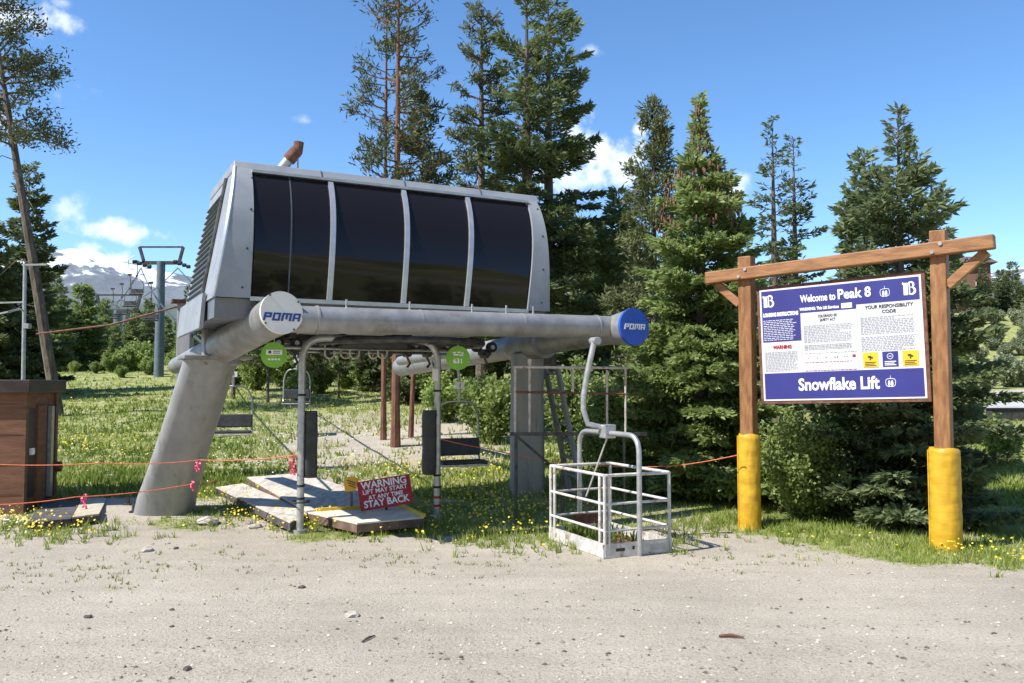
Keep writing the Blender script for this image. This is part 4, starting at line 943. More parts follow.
# warning sign (red) and caution sign
WS = empty('warning_sign', G(388, 512), 'red warning sign with white words propped on the pale step deck', 'sign')
cL = P(358, 482.5, 12.3); cR = P(410.5, 474, 12.5); bL = P(360.5, 512, 12.2); bR = P(411.5, 501.5, 12.4)
rt = (cR-cL).normalized(); w_ = (cR-cL).length; hS = (cL-bL).length; up_ = (cL-bL).normalized(); up_ = (up_-rt*up_.dot(rt)).normalized(); nn = rt.cross(up_); cc = (cL+cR+bL+bR)/4
mb = MB(); mb.box(cc-nn*.006, (w_, hS, .012), rt, up_, nn); pl_ = mb.build('board', M['signred'], WS)
for (t_, sz, dy, wd) in (('WARNING', .17, .325, .86), ('LIFT MAY START', .105, .10, .84), ('AT ANY TIME', .10, -.10, .66), ('STAY BACK', .16, -.315, .86)):
    mbt = text(t_, sz*hS/.5, cc+up_*dy*hS+nn*.004, rt, up_, M['white'], bold=.0035 if sz > .12 else .0015, obj=False)
    ex_ = max((v-cc).dot(rt) for v in mbt.v)-min((v-cc).dot(rt) for v in mbt.v); k = wd*w_/ex_
    mbt.v = [v + rt*((v-cc).dot(rt)*(k-1)) for v in mbt.v]; mbt.build('lettering', M['white'], pl_)
mb = MB(); mb.bar(cc+nn*-.03+up_*.1, cc-nn*.25-up_*.28, .03, .03); mb.build('prop', M['dark_shaded_wood'], WS)
c = P(351.5, 484, 12.6); YS = empty('caution_sign', G(352, 503), 'small yellow caution sign with black scrawl behind the red warning sign', 'sign')
nn = (CAM-c).normalized(); rt = Z.cross(nn).normalized(); up_ = nn.cross(rt); r1 = (rt+up_*.12).normalized(); u1 = nn.cross(r1)
mb = MB(); mb.add([c+(r1*a+u1*b_)*.11+nn*k for k in (0,.008) for a, b_ in ((-.95,-.9),(.35,-1),(1,-.1),(.85,.7),(-.3,1.05),(-1,.35))], [[0,1,2,3,4,5],[11,10,9,8,7,6]]+[[i,(i+1)%6,6+(i+1)%6,6+i] for i in range(6)]); mb.build('board', M['signorange'], YS)
mb = MB()
for k in range(3): mb.box(c+nn*.012+u1*(.035-.035*k)+r1*(.0), (.13-.02*k,.012,.002), (r1-u1*.5).normalized(), (u1+r1*.5).normalized(), nn)
mb.build('print', M['ink'], YS)
mb = MB(); mb.bar(c-nn*.012-Z*.08, Vector((c.x, c.y+.03, gz(c.x,c.y))), .03, .02); mb.build('stake', M['dark_shaded_wood'], YS)

# ------------------------------------------------------------ lift chairs
def make_chair():
    r = empty('lift_chair', (0,0,0), 'x', 'lift chair')
    W = .80
    mb = MB(); mb.box((0,0,.0), (W,.36,.06)); mb.build('seat', M['black'], r, bevel=.02, local=True)
    mb = MB(); mb.box((0,.22,.24), (W,.05,.30), (1,0,0), (0,.97,-.2), (0,.2,.97)); mb.build('backrest', M['black'], r, bevel=.02, local=True)
    mb = MB(); mb.bar((-W/2,-.19,-.045), (W/2,-.19,-.045), .03, .03); mb.bar((-W/2,.19,-.045), (W/2,.19,-.045), .03, .03); mb.build('seat_rail', M['whitepaint'], r, local=True)
    for s in (-1, 1):
        mb = MB(); mb.tube(fillet([(s*W/2,-.2,-.04),(s*W/2,.24,-.04),(s*W/2,.30,.75),(s*W/2*.7,.20,1.0),(0,.15,1.02)], .18, 5), .02, 8); mb.build('side_frame', M['galv'], r, smooth=True, local=True)
    mb = MB(); mb.tube([(0,.15,1.0),(0,.12,1.3),(.0,.25,1.7),(0,.12,2.05),(0,0,2.2)], .025, 8); mb.build('hanger', M['galv'], r, smooth=True, local=True)
    mb = MB(); mb.box((0,0,2.25), (.28,.1,.13)); mb.build('grip', M['galv'], r, bevel=.01, local=True); mb = MB(); mb.box((0,.12,1.28), (.16,.03,.12)); mb.build('number_plate', M['white'], r, local=True)
    return r
ch0 = make_chair(); first = [True]; DC = {}
def dark_copy(me):      # the chairs out on the line have dark steel frames
    if me.name not in DC: DC[me.name] = me.copy(); DC[me.name].materials[0] = M['darkmetal']
    return DC[me.name]
def chair(px, py, D, rz, label, sc_=1.0, group='chairs on the lift'):
    o = ch0 if first[0] else copy_tree(ch0); first[0] = False
    o.location = P(px, py, D); o.rotation_euler.z = R(rz); o.scale = (sc_,)*3; tag(o, label, 'lift chair', group); return o
chair(232, 432, 15.5, 12, 'empty black lift chair hanging just right of the slanted leg', .82)
chair(296, 402, 21, 10, 'small black lift chair seen beyond the left pole of the arch', .8)
chair(462, 462, 13.2, 24, 'black lift chair hanging right of the arch by the flowers', .92)
# receding line: rope passes over the tower at left
TD = 42.0; tw = spot(159, TD)
ropeL = [L(s0+.4, 3.4, zb-.5), P(141, 268, TD), P(112, 302, 85), P(104, 318, 130)]
ropeR = [L(s0+2.2, 3.4, zb-.5), P(178, 268, TD), P(122, 302, 85), P(108, 318, 130)]
for rr, lab in ((ropeL, 'steel haul cable on the left side of the lift towers'), (ropeR, 'steel haul cable on the right side of the lift towers')):
    pts = []
    for a, b_ in zip(rr[:-1], rr[1:]):
        for i in range(8): k = i/8; pts.append(a.lerp(b_, k)-Z*(4*k*(1-k)*(b_-a).length*.012))
    pts.append(rr[-1]); mb = MB(); mb.tube(pts, .025, 6); tag(mb.build('haul_cable', M['darkmetal'], origin=rr[0]), lab, 'cable')
for i, (px, D, py, lab) in enumerate([(150,34,320,'distant lift chair below the blue tower, lowest on the line'),(136,50,294,'distant lift chair on the line just left of the blue tower'),(129,58,306,'distant lift chair, third down the line past the blue tower'),(121,68,314,'distant lift chair farther down the line'),(112,76,318,'farthest distant lift chair before the second tower')]):
    o = chair(px, py, D, 8, lab, .62+.012*(D-30))
    for q in o.children:
        if q.name.split('.')[0] in ('hanger', 'side_frame', 'grip', 'seat_rail', 'number_plate'): q.data = dark_copy(q.data)
def lift_tower(px, D, ytop, label, mat, sc_=1):
    g0 = spot(px, D); root = empty('lift_tower', g0, label, 'lift tower'); zt2 = P(px, ytop, D).z; k = D/F
    mb = MB(); mb.tube([g0-Z*.3, Vector((g0.x, g0.y, zt2-14*k))], [4.8*k, 4.0*k], 16); mb.build('pole', mat, root, smooth=True)
    c = Vector((g0.x, g0.y, zt2-15*k))
    mb = MB(); mb.bar(c-Vector((19*k,0,0)), c+Vector((21*k,0,0)), 3*k, 3.4*k); mb.build('crossarm', M['darkmetal'], root)
    mb = MB(); t0 = c+Z*16*k; mb.bar(t0-Vector((22*k,0,0)), t0+Vector((22*k,0,0)), 1.6*k, 1.6*k); mb.bar(t0-Vector((22*k,0,0)), c-Vector((17*k,0,0)), 3*k, 2.4*k); mb.bar(t0+Vector((22*k,0,0)), c+Vector((18*k,0,0)), 3*k, 2.4*k)
    for s in (-8, 0, 8): mb.bar(c+Vector((s*k,0,0)), t0+Vector((s*k,0,0)), .6*k, .6*k)
    mb.build('lifting_frame', M['darkmetal'], root)
    for s in (-19, 21):
        for yy in (-.7, -.25, .25, .7):
            p = c+Vector((s*k, yy*1.2, -1.5*k)); mb = MB(); mb.cyl(p-Vector((.08,0,0)), p+Vector((.08,0,0)), 1.9*k, 14); mb.build('sheave', M['rubber'], root)
    mb = MB(); mb.tube([c+Vector((-18*k,-1,4*k)), c+Vector((-24*k,-1,0)), c+Vector((-23*k,-1,-8*k)), c+Vector((-17*k,-1,-10*k))], .4*k, 6); mb.build('work_platform', M['galv'], root)
lift_tower(159, TD, 248, 'blue-grey lift tower with a trapezoid top frame beyond the meadow', M['bluemetal'])
lift_tower(117, 85, 296, 'small distant lift tower on the cleared slope', M['bluemetal'])
lift_tower(106, 130, 312, 'smallest, farthest lift tower on the slope', M['bluemetal'])

mb = MB(); q0, q1 = P(197, 301, 15.4), P(36, 334, 17.4); mb.tube([q0, q0.lerp(q1,.5)-Z*.12, q1], .02, 6); tag(mb.build('rusty_cable', M['rust'], origin=q0), 'rusty cable running from the back mast down to the metal pole by the hut', 'cable')
# lamp pole at left
lp = spot(25, 17.5); root = empty('metal_pole', lp, 'thin grey metal pole with a short top arm behind the hut roof', 'pole')
tpz = P(25, 265, 17.5); mb = MB(); mb.tube([lp-Z*.1, tpz], [.045,.035], 10); mb.build('pole', M['galv'], root, smooth=True)
mb = MB(); mb.bar(tpz-Vector((.05,0,0)), P(47,264.5,17.5), .05, .035); mb.build('arm', M['galv'], root)
mb = MB(); mb.tube([P(26,312,17.5), P(20,309,17.3), P(8,312,17.1), P(-6,315,17.1)], .02, 6); mb.bar(P(24,302,17.5), P(-6,303,17.5), .03, .03); mb.box(P(27,326,17.5), (.12,.12,.1)); mb.build('bracket', M['galv'], root)

# ------------------------------------------------------------ hut at left
kc = G(21, 515); kb = G(54, 497); d2 = (kb-kc); d2.z = 0; d2 = d2.normalized(); d1 = Vector((-d2.y, d2.x, 0)); d1 = d1 if d1.x < 0 else -d1
Ld = (kb-kc).length; Wd = 1.9; zr = P(21, 393, kc.y).z
HT = empty('operator_hut', kc+d1*Wd/2+d2*Ld/2-Z*0, 'small red-brown wooden hut with a flat dark roof at the left edge', 'hut')
c = kc+d1*Wd/2+d2*Ld/2; c.z = (zr+kc.z)/2-.05
mb = MB(); mb.box(c, (Wd, Ld, zr-kc.z+.1), d1, d2, Z); mb.build('walls', M['kiosk'], HT)
mb = MB(); c2 = kc+d1*Wd/2+d2*Ld/2; c2.z = zr+.10; mb.box(c2, (Wd+.22, Ld+.22, .20), d1, d2, Z); mb.build('roof', M['kioskroof'], HT, bevel=.01)
nv = -d1
def kbox(a0_, a1_, z0_, z1_, mat, nm, pr_=.02):
    mb = MB(); p = kc + d2*(a0_+a1_)/2*Ld + nv*pr_*.5; p.z = (z0_+z1_)/2; mb.box(p, (pr_+.004, (a1_-a0_)*Ld, z1_-z0_), nv, d2, Z); return mb.build(nm, mat, HT)
zk = kc.z
kbox(.12, .30, zk+.22, zr-.24, M['ink'], 'door_opening', .012); kbox(.34, .60, zk+.1, zr-.2, M['kiosk'], 'door', .04)
kbox(.0, .08, zk, zr-.0, M['kiosk'], 'corner_board', .03); kbox(.92, 1.0, zk, zr, M['kiosk'], 'corner_board', .03)
kbox(.64, .90, zk+.15, zr-.22, M['ink'], 'window', .012); kbox(.70, .78, zk+.15, zr-.22, M['galv'], 'conduit', .07)
mb = MB(); p = kc+d2*.2*Ld+nv*.03; p.z = zk+.92; mb.box(p, (.04,.12,.1), nv, d2, Z); mb.build('latch_box', M['white'], HT)
mb = MB(); p = kc+d2*.92*Ld+nv*.07; p.z = zk+.60; mb.cyl(p-nv*.06, p+nv*.06, .085, 14); mb.build('alarm_bell', M['rust'], HT)
mb = MB(); p = kc-d2*.012; 
for k in range(4): mb.box(kc+d1*Wd/2-d2*.006+Z*(k*.45+.3), (Wd-.02,.004,.006), d1, d2, Z)
mb.build('siding_joint', M['kioskroof'], HT)

# ------------------------------------------------------------ white work basket
WB = G(605, 559); th = R(25); a_ = Vector((math.cos(th), math.sin(th), 0)); b_ = Vector((-math.sin(th), math.cos(th), 0))
zc = WB.z; WA, WL, WH = .90, 1.34, .95
BK = empty('work_basket', WB + a_*WA/2 + b_*WL/2, 'white chipped tubular work basket with a hanger arm standing on the gravel edge', 'work basket')
def B(i, j, z): return WB + a_*(WA*i) + b_*(WL*j) + Z*z
cs = [(0,0),(1,0),(1,1),(0,1)]
for (i, j) in cs:
    mb = MB(); mb.cyl(B(i,j,.02), B(i,j,WH), .021, 10); mb.build('post', M['whitepaint'], BK, smooth=True)
for (i, j) in ((.06,.0),(0,.08),(0,.92)): mb = MB(); mb.cyl(B(i,j,.1), B(i,j,WH), .02, 10); mb.build('post', M['whitepaint'], BK, smooth=True)
for z in (WH, WH*.655, WH*.33):
    for k in range(4):
        (i, j), (i2, j2) = cs[k], cs[(k+1)%4]; mb = MB(); mb.cyl(B(i,j,z), B(i2,j2,z), .02 if z == WH else .017, 10); mb.build('rail', M['whitepaint'], BK, smooth=True)
mb = MB()
for k in range(4):
    (i, j), (i2, j2) = cs[k], cs[(k+1)%4]; p, q = B(i,j,.085), B(i2,j2,.085); dd = (q-p).normalized(); mb.bar(p-dd*.03, q+dd*.03-dd*.035, .03, .16)
mb.build('tray_side', M['tray'], BK)
mb = MB(); mb.box(B(.5,.5,.04), (WA-.06, WL-.06, .03), a_, b_, Z); mb.build('tray_floor', M['rust'], BK)
mb = MB(); mb.box(B(.22,-.012,.09)-b_*.004, (.12,.004,.035), a_, b_, Z); mb.box(B(.42,-.012,.10)-b_*.004, (.03,.004,.04), a_, b_, Z); mb.build('paint_mark', M['ink'], BK)
for z in (.11, .085, .06): mb = MB(); mb.box(B(.8,-.012,z)-b_*.004, (.2,.004,.01), a_, b_, Z); mb.build('print', M['signgrey'], BK)
mb = MB(); mb.box(B(.62,1,.20), (.45,.02,.22), a_, b_, Z); mb.build('rusty_plate', M['rust'], BK)
mbw = MB(); rnd = random.Random(4)
for i in range(260):
    q = B(rnd.uniform(.08,.92), rnd.uniform(.1,.9), .06) if i % 2 else B(rnd.gauss(.3,.1), rnd.gauss(.7,.1), .06); h_ = rnd.uniform(.06,.2); dx = Vector((rnd.gauss(0,.3), rnd.gauss(0,.3), 1))*h_; e_ = Vector((rnd.gauss(0,1), rnd.gauss(0,1), 0)).normalized()*.012
    mbw.add([q-e_, q+dx*.5+e_*1.4, q+dx, q+dx*.5-e_*1.4], [[0,1,2,3]])
tag(mbw.build('weeds', M['grass'], origin=B(.5,.5,.06)), 'small weeds growing up through the tray of the work basket', 'weeds', kind='stuff')
ztop = 1.40-zc
uf = fillet([B(.50,-.03,.0), B(.50,-.03,ztop), B(.50,1.03,ztop), B(.50,1.03,.0)], .22, 7)
mb = MB(); mb.tube(uf, .032, 12); mb.build('hanger_frame', M['galv'], BK, smooth=True)
hp = B(.50,.50,ztop); Dh = hp.y
mb = MB(); mb.box(hp+Z*.02, (.16,.16,.17), a_, b_, Z); br = mb.build('bracket', M['galv'], BK, bevel=.01)
mb = MB(); mb.tube([hp+Z*.05, P(588,424,Dh), P(583.5,410,Dh), P(583.5,396,Dh), P(587,375,Dh), P(591,356,Dh), P(594,342,Dh)], .037, 12); mb.build('gooseneck', M['galv'], BK, smooth=True)
e = P(595, 341, Dh); mb = MB(); mb.cyl(e-V*.07-U*.0, e+V*.07, .05, 16); mb.build('pivot_eye', M['galv'], BK, smooth=True)
mb = MB(); mb.tube([hp-Z*.05, B(.5,.9,.55)], .012, 6); mb.build('stay', M['whitepaint'], BK)

# ------------------------------------------------------------ rail frame behind
RF = empty('rail_frame', spot(575, 12.6), 'faded white rail frame on a dark bar behind the work basket', 'rail frame')
y0, y1 = 12.2, 12.9
def Q(px, py): k = (px-512)/(645-512); return P(px, py, y0+(y1-y0)*k)
def rl(p, q, r, m_, nm): mb = MB(); mb.cyl(p, q, r, 8); mb.build(nm, m_, RF, smooth=True)
rl(Q(513,367), Q(628,368), .02, M['pinkpaint'], 'rail'); rl(Q(515,392), Q(628,394), .018, M['rust'], 'rail')
for (x, ya, yb) in ((515,367,434),(529.5,364,434),(573,368,393),(607,370,430),(625.5,368,434)): rl(Q(x,ya), Q(x,yb), .018, M['pinkpaint'], 'upright')
mb = MB(); mb.bar(Q(510,434), Q(646,434), .06, .05); mb.build('base_bar', M['darkmetal'], RF)
for x in (516, 562, 624): p = Q(x,436); rl(p, Vector((p.x, p.y, gz(p.x,p.y)-.05)), .022, M['darkmetal'], 'stand_leg')
rl(Q(518,437), Vector((Q(556,470).x, Q(556,470).y, Q(556,470).z)), .018, M['darkmetal'], 'brace')
mb = MB(); p = Q(529.5,364); mb.cyl(p, p+Z*.07, .03, 8); mb.build('knob', M['whitepaint'], RF)

# ------------------------------------------------------------ welcome sign
pl, prr = spot(748, 12.0), spot(942, 10.45)
SG = empty('welcome_sign', (pl+prr)/2, 'large blue and white welcome sign on a brown timber frame with yellow padded posts', 'sign')
sr = (prr-pl); sr.z = 0; SLn = sr.length; sr.normalize(); sn = sr.cross(Z)      # facing the camera
zl_, zr_ = P(748, 274.5, 12.0).z, P(942, 250, 10.45).z
slope = (zr_-zl_)/SLn; br_ = (sr+Z*slope).normalized(); bu_ = sn.cross(br_)*1; bu_ = bu_ if bu_.z > 0 else -bu_
for (p, ty, pxw) in ((pl, 257, .19), (prr, 231, .185)):
    D_ = p.y; zt2 = P(748, ty, D_).z; mb = MB(); c = Vector((p.x, p.y, (zt2+p.z)/2-.1)); mb.box(c, (pxw, pxw, zt2-p.z+.2), sr, sn, Z)
    po = mb.build('post', M['wood'], SG, bevel=.012)
    rad = .15 if p is pl else .178; ztw = P(748, 434 if p is pl else 448, D_).z
    mb = MB(); vs = []; n = 40; m = 56
    for i in range(n+1):
        z = p.z-.05 + (ztw-p.z+.05)*i/n
        for k in range(m):
            th_ = 2*math.pi*k/m
            wr = .006*noise.noise(Vector((math.cos(th_)*2.4+z*3.5, math.sin(th_)*2.4+z*2, z*9+p.x))) + .0045*noise.noise(Vector((math.cos(th_)*4, math.sin(th_)*4+z*3, z*6)))
            edge_ = -.02 if i in (0, n) else 0
            vs.append(Vector((p.x+math.cos(th_)*(rad+wr+edge_), p.y+math.sin(th_)*(rad+wr+edge_), z + (.012*math.sin(th_*3) if i == n else 0))))
    fs = [[i*m+k, i*m+(k+1)%m, (i+1)*m+(k+1)%m, (i+1)*m+k] for i in range(n) for k in range(m)] + [[n*m+k for k in range(m)]]
    yp = mb.add(vs, fs).build('yellow_pad', M['yellow'], SG, smooth=True)
    q_ = Vector((p.x, p.y, 0)) + (sn*.35-sr*.94)*(rad+.004); mb = MB(); mb.box(Vector((q_.x, q_.y, (p.z+ztw)/2)), (.012,.03,ztw-p.z-.05), sr, sn, Z); mb.build('seam_flap', M['yellow'], yp)
# beam (front face proud of the posts)
def on_line(px):   # along the sign line: distance from left post
    t = (px-512)/F; # X = pl.x + sr.x*k ; Y = pl.y+sr.y*k ; X = t*Y
    return (t*pl.y-pl.x)/(sr.x-t*sr.y)
kl, kr = on_line(711), on_line(1000)
bz = lambda k: zl_+slope*k
mb = MB(); off = sn*.02
p0 = pl+sr*kl; p1 = pl+sr*kr; p0.z = bz(kl); p1.z = bz(kr)
mb.box((p0+p1)/2+sn*.1, ((p1-p0).length, .15, .17), br_, sn, bu_); mb.build('beam', M['woodbeam'], SG, bevel=.015)
for (ka, kb2, za) in ((kl+.12, -.09, -.42), (kr-.1, SLn+.09, -.46)):
    a = pl+sr*ka; a.z = bz(ka)-.09; b2 = pl+sr*kb2; b2.z = bz(kb2)+za; mb = MB(); mb.bar(a+sn*.03, b2+sn*.03, .09, .11, up=Z if abs((a-b2).normalized().z) < .9 else sr); mb.build('brace', M['woodbeam'], SG, bevel=.01)
for k in (0, SLn):
    for (dk_, dz) in ((-.045,-.045),(.05,.05)):
        c = pl+sr*(k+dk_)+sn*.18; c.z = bz(k)+dz; mb = MB(); mb.cyl(c-sn*.02, c+sn*.012, .022, 10); mb.build('bolt', M['galv'], SG)
# board
k0, k1 = on_line(763), on_line(925.5)
z0t = P(763, 292, (pl+sr*k0).y).z; z0b = P(763, 402.5, (pl+sr*k0).y).z; z1t = P(925.5, 273, (pl+sr*k1).y).z; z1b = P(925.5, 396.5, (pl+sr*k1).y).z
print('board', z0t, z0b, z1t, z1b, k1-k0)
BW = k1-k0; bs = (((z1t+z1b)-(z0t+z0b))/2)/BW; BH = ((z0t-z0b)+(z1t-z1b))/2; cB = pl+sr*(k0+k1)/2; cB.z = (z0t+z0b+z1t+z1b)/4
bs *= .6; bx = (sr+Z*bs).normalized(); by = (Z - bx*bx.z).normalized(); cB = cB + sn*.03
def bp_(x, y, o=0): return cB + bx*((x-.5)*BW) + by*((.5-y)*BH) + sn*o     # x right 0..1, y down 0..1
mb = MB(); mb.box(cB-sn*.02, (BW+.09, .04, BH+.09), bx, sn, by); mb.build('board_frame', M['rust'], SG, bevel=.005)
mb = MB(); mb.box(bp_(.5,.5,.004), (BW, .008, BH), bx, sn, by); pn = mb.build('board', M['signwhite'], SG)
def rect(x0, y0, x1, y1, o=.0095, mbx=None):
    mbx = mbx or MB(); mbx.box(bp_((x0+x1)/2, (y0+y1)/2, o), ((x1-x0)*BW, .003, (y1-y0)*BH), bx, sn, by); return mbx
rect(.012,.015,.988,.2).build('header_band', M['signblue'], pn); rect(.012,.2005,.268,.475).build('side_band', M['signblue'], pn)
rect(.268,.2005,.62,.235).build('subheader_band', M['signblue'], pn)
rect(.012,.755,.988,.985).build('footer_band', M['signblue'], pn)
m_ = rect(.62,.24,.623,.75, .0095); rect(.268,.24,.271,.755, .0095, m_); m_.build('divider', M['signgrey'], pn)
def tx(s, x, y, hfrac, mat, bold=0, wfrac=None, nm='lettering', o=.0125, shear=0):
    mbt = text(s, hfrac*BH*1.38, bp_(x, y, o), bx, by, mat, bold=bold*BH, shear=shear, ext=.001, obj=False); c = bp_(x, y, o)
    if wfrac:
        e_ = max((v-c).dot(bx) for v in mbt.v)-min((v-c).dot(bx) for v in mbt.v); k = wfrac*BW/e_; mbt.v = [v+bx*((v-c).dot(bx)*(k-1)) for v in mbt.v]
    return mbt.build(nm, mat, pn)
tx('Welcome to', .385, .115, .065, M['white'], .0022, .225); tx('Peak 8', .61, .105, .085, M['white'], .0028, .20)
tx('WARNING: This Lift Services', .39, .205, .026, M['white'], .0015, .25); rect(.53,.18,.595,.222, .0125).build('label_plate', M['white'], pn)
mm_ = MB()
for q in (.545,.563,.58): rect(q-.006,.19,q+.005,.213,.0155,mm_)
mm_.build('symbol', M['signgrey'], pn)
tx('Snowflake Lift', .485, .868, .105, M['white'], .004, .50)
tx('LOADING INSTRUCTIONS', .138, .232, .033, M['white'], .0025, .235); tx('WARNING', .14, .525, .032, M['signred'], .002, .125)
tx('COLORADO SKI', .44, .275, .024, M['ink'], .0005, .12); tx('SAFETY ACT', .44, .31, .024, M['ink'], .0005, .10)
tx('YOUR RESPONSIBILITY', .81, .235, .03, M['ink'], .0008, .28); tx('CODE', .81, .278, .028, M['ink'], .0008, .08)
# unreadable small print as broken lines of print
def printlines(x0, x1, y0, y1, n, mat, fill=.9, th=.007):
    m_ = MB(); rnd = random.Random(int(x0*1000+y0*77))
    for i in range(n):
        y = y0+(y1-y0)*(i+.5)/n; x = x0; xe = x0 + (x1-x0)*(rnd.uniform(.55, 1) if rnd.random() < .3 else fill)
        while x < xe:
            w2 = rnd.uniform(.008, .026); rect(x, y-th/2, min(x+w2, xe+.005), y+th/2, .0125, m_); x += w2+.005
    m_.build('small_print', mat, pn)
printlines(.02, .262, .275, .465, 12, M['signwhite'], .8, .006)
printlines(.02, .255, .56, .74, 13, M['signgrey']); printlines(.285, .61, .345, .50, 11, M['signgrey']); printlines(.285, .61, .515, .565, 4, M['signgrey'])
printlines(.285, .61, .585, .60, 1, M['signgrey'], 1, .004); printlines(.285, .61, .665, .68, 1, M['signred'], 1, .003); printlines(.285, .61, .738, .75, 1, M['signred'], 1, .004)
printlines(.64, .975, .31, .46, 11, M['signgrey']); printlines(.64, .975, .475, .60, 9, M['signgrey'])
mm_ = MB(); 
for (q, s) in ((.31,.006),(.365,.007),(.42,.008),(.475,.008),(.49,.008),(.535,.006),(.55,.006)): mm_.box(bp_(q,.635,.0125), (s*1.6*BW/2, .003, s*1.6*BW/2), (bx+by).normalized(), sn, (by-bx).normalized())
mm_.build('symbol', M['ink'], pn); rect(.583,.62,.602,.64,.0125).build('symbol', M['signred'], pn)
mm_ = MB(); mm_.box(bp_(.44,.71,.0125), (.02,.003,.02), (bx+by).normalized(), sn, (by-bx).normalized()); mm_.build('symbol', M['signgrey'], pn)
for (x0, mt, mi) in ((.645,'signyellow','ink'),(.76,'signblue','white'),(.875,'signyellow','ink')):
    tl_ = rect(x0,.61,x0+.09,.735,.0125).build('notice', M[mt], pn)
    m_ = MB()
    if mt == 'signblue':
        c = bp_(x0+.045,.65,.016); m_.tube([c+bx*.035*math.cos(a)+by*.035*math.sin(a) for a in np.linspace(0, 2*math.pi, 20)], .004, 5); m_.box(c, (.035,.003,.008), bx, sn, by)
    else: rect(x0+.03,.64,x0+.05,.655,.0155,m_); rect(x0+.045,.65,x0+.06,.662,.0155,m_); rect(x0+.04,.66,x0+.048,.675,.0155,m_)
    for i in range(3): rect(x0+.012,.69+.014*i,x0+.078-.01*(i%2),.696+.014*i,.0155,m_)
    m_.build('print', M[mi], tl_)
# emblem: thick bar + outlined B-like letter
def emblem(x, y, s):
    m_ = MB()
    def r_(x0,y0,x1,y1): m_.box(bp_(x,y,.0125)+bx*((x0+x1)/2*s)+by*((y0+y1)/2*s), (abs(x1-x0)*s,.003,abs(y1-y0)*s), bx, sn, by)
    r_(-.42,-.48,-.12,.42); m_.add([bp_(x,y,.0125)+bx*a*s+by*b2*s for a, b2 in ((-.5,.30),(-.42,.30),(-.42,.5),(-.5,.46))], [[0,1,2,3]])
    r_(-.05,-.46,.03,.40)
    def c_(cx, cy, rx, ry, a0_, a1_, w0, w1):
        n = 14; o_ = bp_(x,y,.0125); vs = []
        for i in range(n+1):
            k = i/n; a = R(a0_+(a1_-a0_)*k); w2 = w0+(w1-w0)*math.sin(k*math.pi)
            for q in (1, -1): vs.append(o_ + bx*(cx+(rx+q*w2/2)*math.cos(a))*s + by*(cy+(ry+q*w2/2)*math.sin(a))*s)
        m_.add(vs, [[2*i, 2*i+1, 2*i+3, 2*i+2] for i in range(n)])
    c_(.08,.26,.20,.20,150,-90,.05,.13); c_(.10,-.18,.26,.26,100,-130,.05,.16)
    m_.build('emblem', M['white'], pn)
emblem(.062,.108,.17); emblem(.935,.105,.17)
def lifticon(x, y, s, col):
    m_ = MB(); o_ = bp_(x, y, .0125); q = [o_+bx*a*s+by*b2*s for a, b2 in ((-.15,.40),(-.42,.34),(-.5,.1),(-.45,-.3),(-.3,-.42),(.3,-.42),(.45,-.3),(.5,.1),(.42,.34),(.15,.40),(-.15,.40))]
    m_.tube(q, .035*s, 5); m_.tube([o_+by*.4*s, o_+by*.72*s], .025*s, 5)
    for dx in (-.15, .15):
        m_.cyl(o_+bx*dx*s+by*.1*s-sn*.002, o_+bx*dx*s+by*.1*s+sn*.002, .10*s, 12); m_.box(o_+bx*dx*s-by*.14*s, (.22*s,.004,.3*s), bx, sn, by); m_.box(o_+bx*dx*s-by*.38*s, (.12*s,.004,.2*s), bx, sn, by)
    m_.build('lift_symbol', M[col], pn)
lifticon(.793,.12,.115,'white'); lifticon(.80,.865,.12,'white')

# ------------------------------------------------------------ ropes and ribbons
def rope(pts, label, r=.007, sag=.03, mat='orange'):
    out = []
    for a, c in zip(pts[:-1], pts[1:]):
        for i in range(8): k = i/8; out.append(a.lerp(c, k)-Z*4*sag*k*(1-k))
    out.append(pts[-1]); mb = MB(); mb.tube(out, r, 6); return tag(mb.build('safety_rope', M[mat], origin=pts[0]), label, 'rope')
rope([P(-30,463,11.3), P(100,463,11.6), P(200,460,12.1), P(296,455,11.4)], 'upper orange rope stretched from the left edge past the slanted leg')
rope([P(-30,505,11.0), P(75,497,11.4), P(192,484,12.2), P(215,480,14)], 'lower orange rope sloping up from the left edge to the slanted leg')
rope([P(437,438,12.5), P(490,449,12.8), P(545,460,13), P(606,466,13), P(672,466,12.8), P(738,455,11.8)], 'orange rope from the arch past the work basket to the left sign post', sag=.015)
def ribbon(px, py, D, ln, label):
    p = P(px, py, D); m_ = MB(); rnd = random.Random(px); vs = []
    for k in range(3):
        w0 = .035; n = 7; base_ = len(m_.v); pr_ = p+Vector((rnd.uniform(-.03,.03), rnd.uniform(-.02,.02), 0)); vv = []
        for i in range(n):
            z = -ln*i/(n-1)*rnd.uniform(.85,1); a = i*1.1+k*2; dx = Vector((math.cos(a), math.sin(a), 0))*w0*.5; q = pr_+Z*z+Vector((.02*math.sin(i*1.3+k), 0, 0)); vv += [q-dx, q+dx]
        m_.add(vv, [[2*i,2*i+1,2*i+3,2*i+2] for i in range(n-1)])
    tag(m_.build('marker_ribbon', M['pink'], origin=p), label, 'ribbon', 'pink ribbons on the ropes')
ribbon(198, 462, 12.0, .14, 'pink ribbon on the upper rope right of the slanted leg'); ribbon(191, 481, 12.1, .15, 'pink ribbon on the lower rope beside the slanted leg')
ribbon(292, 455, 11.6, .28, 'pink ribbon hanging beside the left pole of the arch'); ribbon(84, 494, 11.6, .22, 'pink ribbon on the lower rope over the shade-coloured boards')

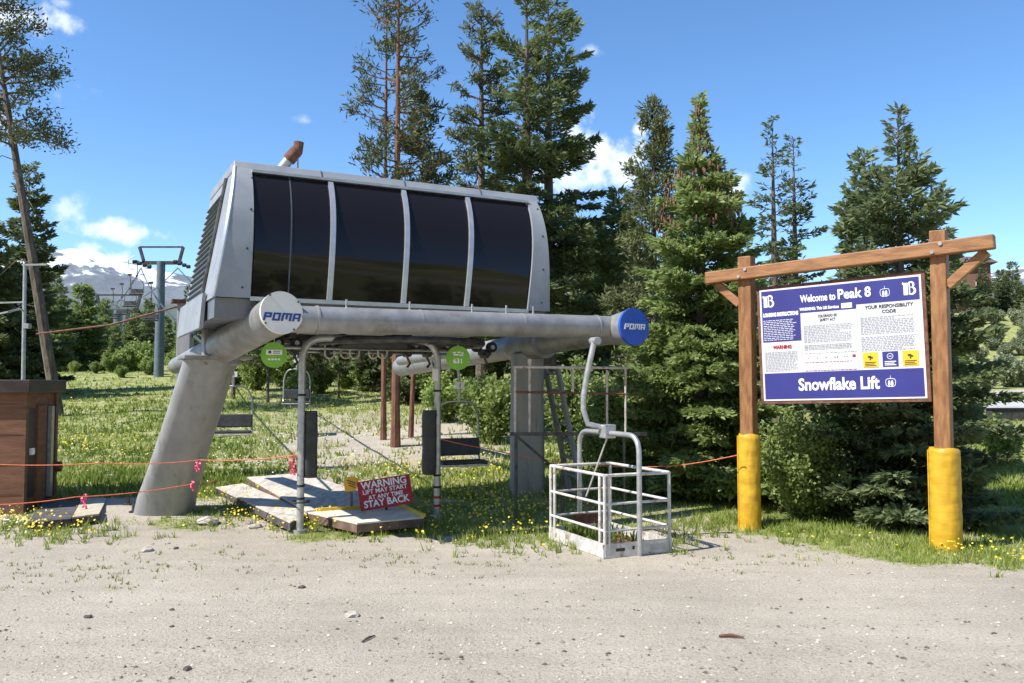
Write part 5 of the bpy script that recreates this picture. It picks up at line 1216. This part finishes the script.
# ------------------------------------------------------------ houses far behind
def house(px, py_base, D, w, d, h, rz, label, mats, roof_h=1.6):
    c = P(px, py_base, D); root = empty('house', c, label, 'house'); cx, sx_ = math.cos(rz), math.sin(rz); ax = Vector((cx, sx_, 0)); ay = Vector((-sx_, cx, 0))
    mb = MB(); mb.box(c+Z*(h/2-1), (w, d, h+2), ax, ay, Z); wl = mb.build('wall', M[mats[0]], root)
    e = .8; b0 = [c+ax*i*(w/2+e)+ay*j*(d/2+e)+Z*h for i, j in ((-1,-1),(1,-1),(1,1),(-1,1))]; r0, r1 = c-ax*(w/2+e)+Z*(h+roof_h), c+ax*(w/2+e)+Z*(h+roof_h)
    mb = MB(); mb.add(b0+[r0, r1], [[0,1,5,4],[2,3,4,5],[3,0,4],[1,2,5],[3,2,1,0]]); mb.build('roof', M[mats[1]], root)
    nf = max(1, int(h/2.8)); nw = max(2, int(w/2.6))
    for f_ in range(nf):
        mb = MB(); mb.box(c-ay*(d/2+.5)+Z*(f_*2.8+.25), (w, 1.0, .9), ax, ay, Z); mb.build('balcony', M[mats[2]], root)
        for i in range(nw):
            mb = MB(); q = c-ay*(d/2+.03)+ax*((i+.5)/nw-.5)*w+Z*(f_*2.8+1.7); mb.box(q, (1.3,.1,1.5), ax, ay, Z); wn = mb.build('window', M['wallpale'], root); mb = MB(); mb.box(q-ay*.04, (1.1,.08,1.3), ax, ay, Z); mb.build('pane', M['glass'], wn)
house(951, 302, 124, 8, 9, 5.0, R(-12), 'brown and white house on the bank behind the right end of the sign beam', ('wallbrown','roofbrown','wallpale'))
house(576, 300, 60, 6.5, 6, 2.9, R(10), 'brown-roofed house mostly hidden by conifers right of the cab', ('wallbrown','roofbrown','wallpale'), 1.0)
# dark box by the road, far post
p = spot(1008, 33); root = empty('road_barrier', p, 'low dark barrier box beside the road at the right edge', 'barrier')
mb = MB(); mb.box(p+Z*.22, (1.6,.5,.45)); mb.build('box', M['darkmetal'], root, bevel=.05); mb = MB(); mb.box(p+Z*.46, (1.7,.6,.05)); mb.build('lid', M['rubber'], root)

sc.render.engine = 'CYCLES'
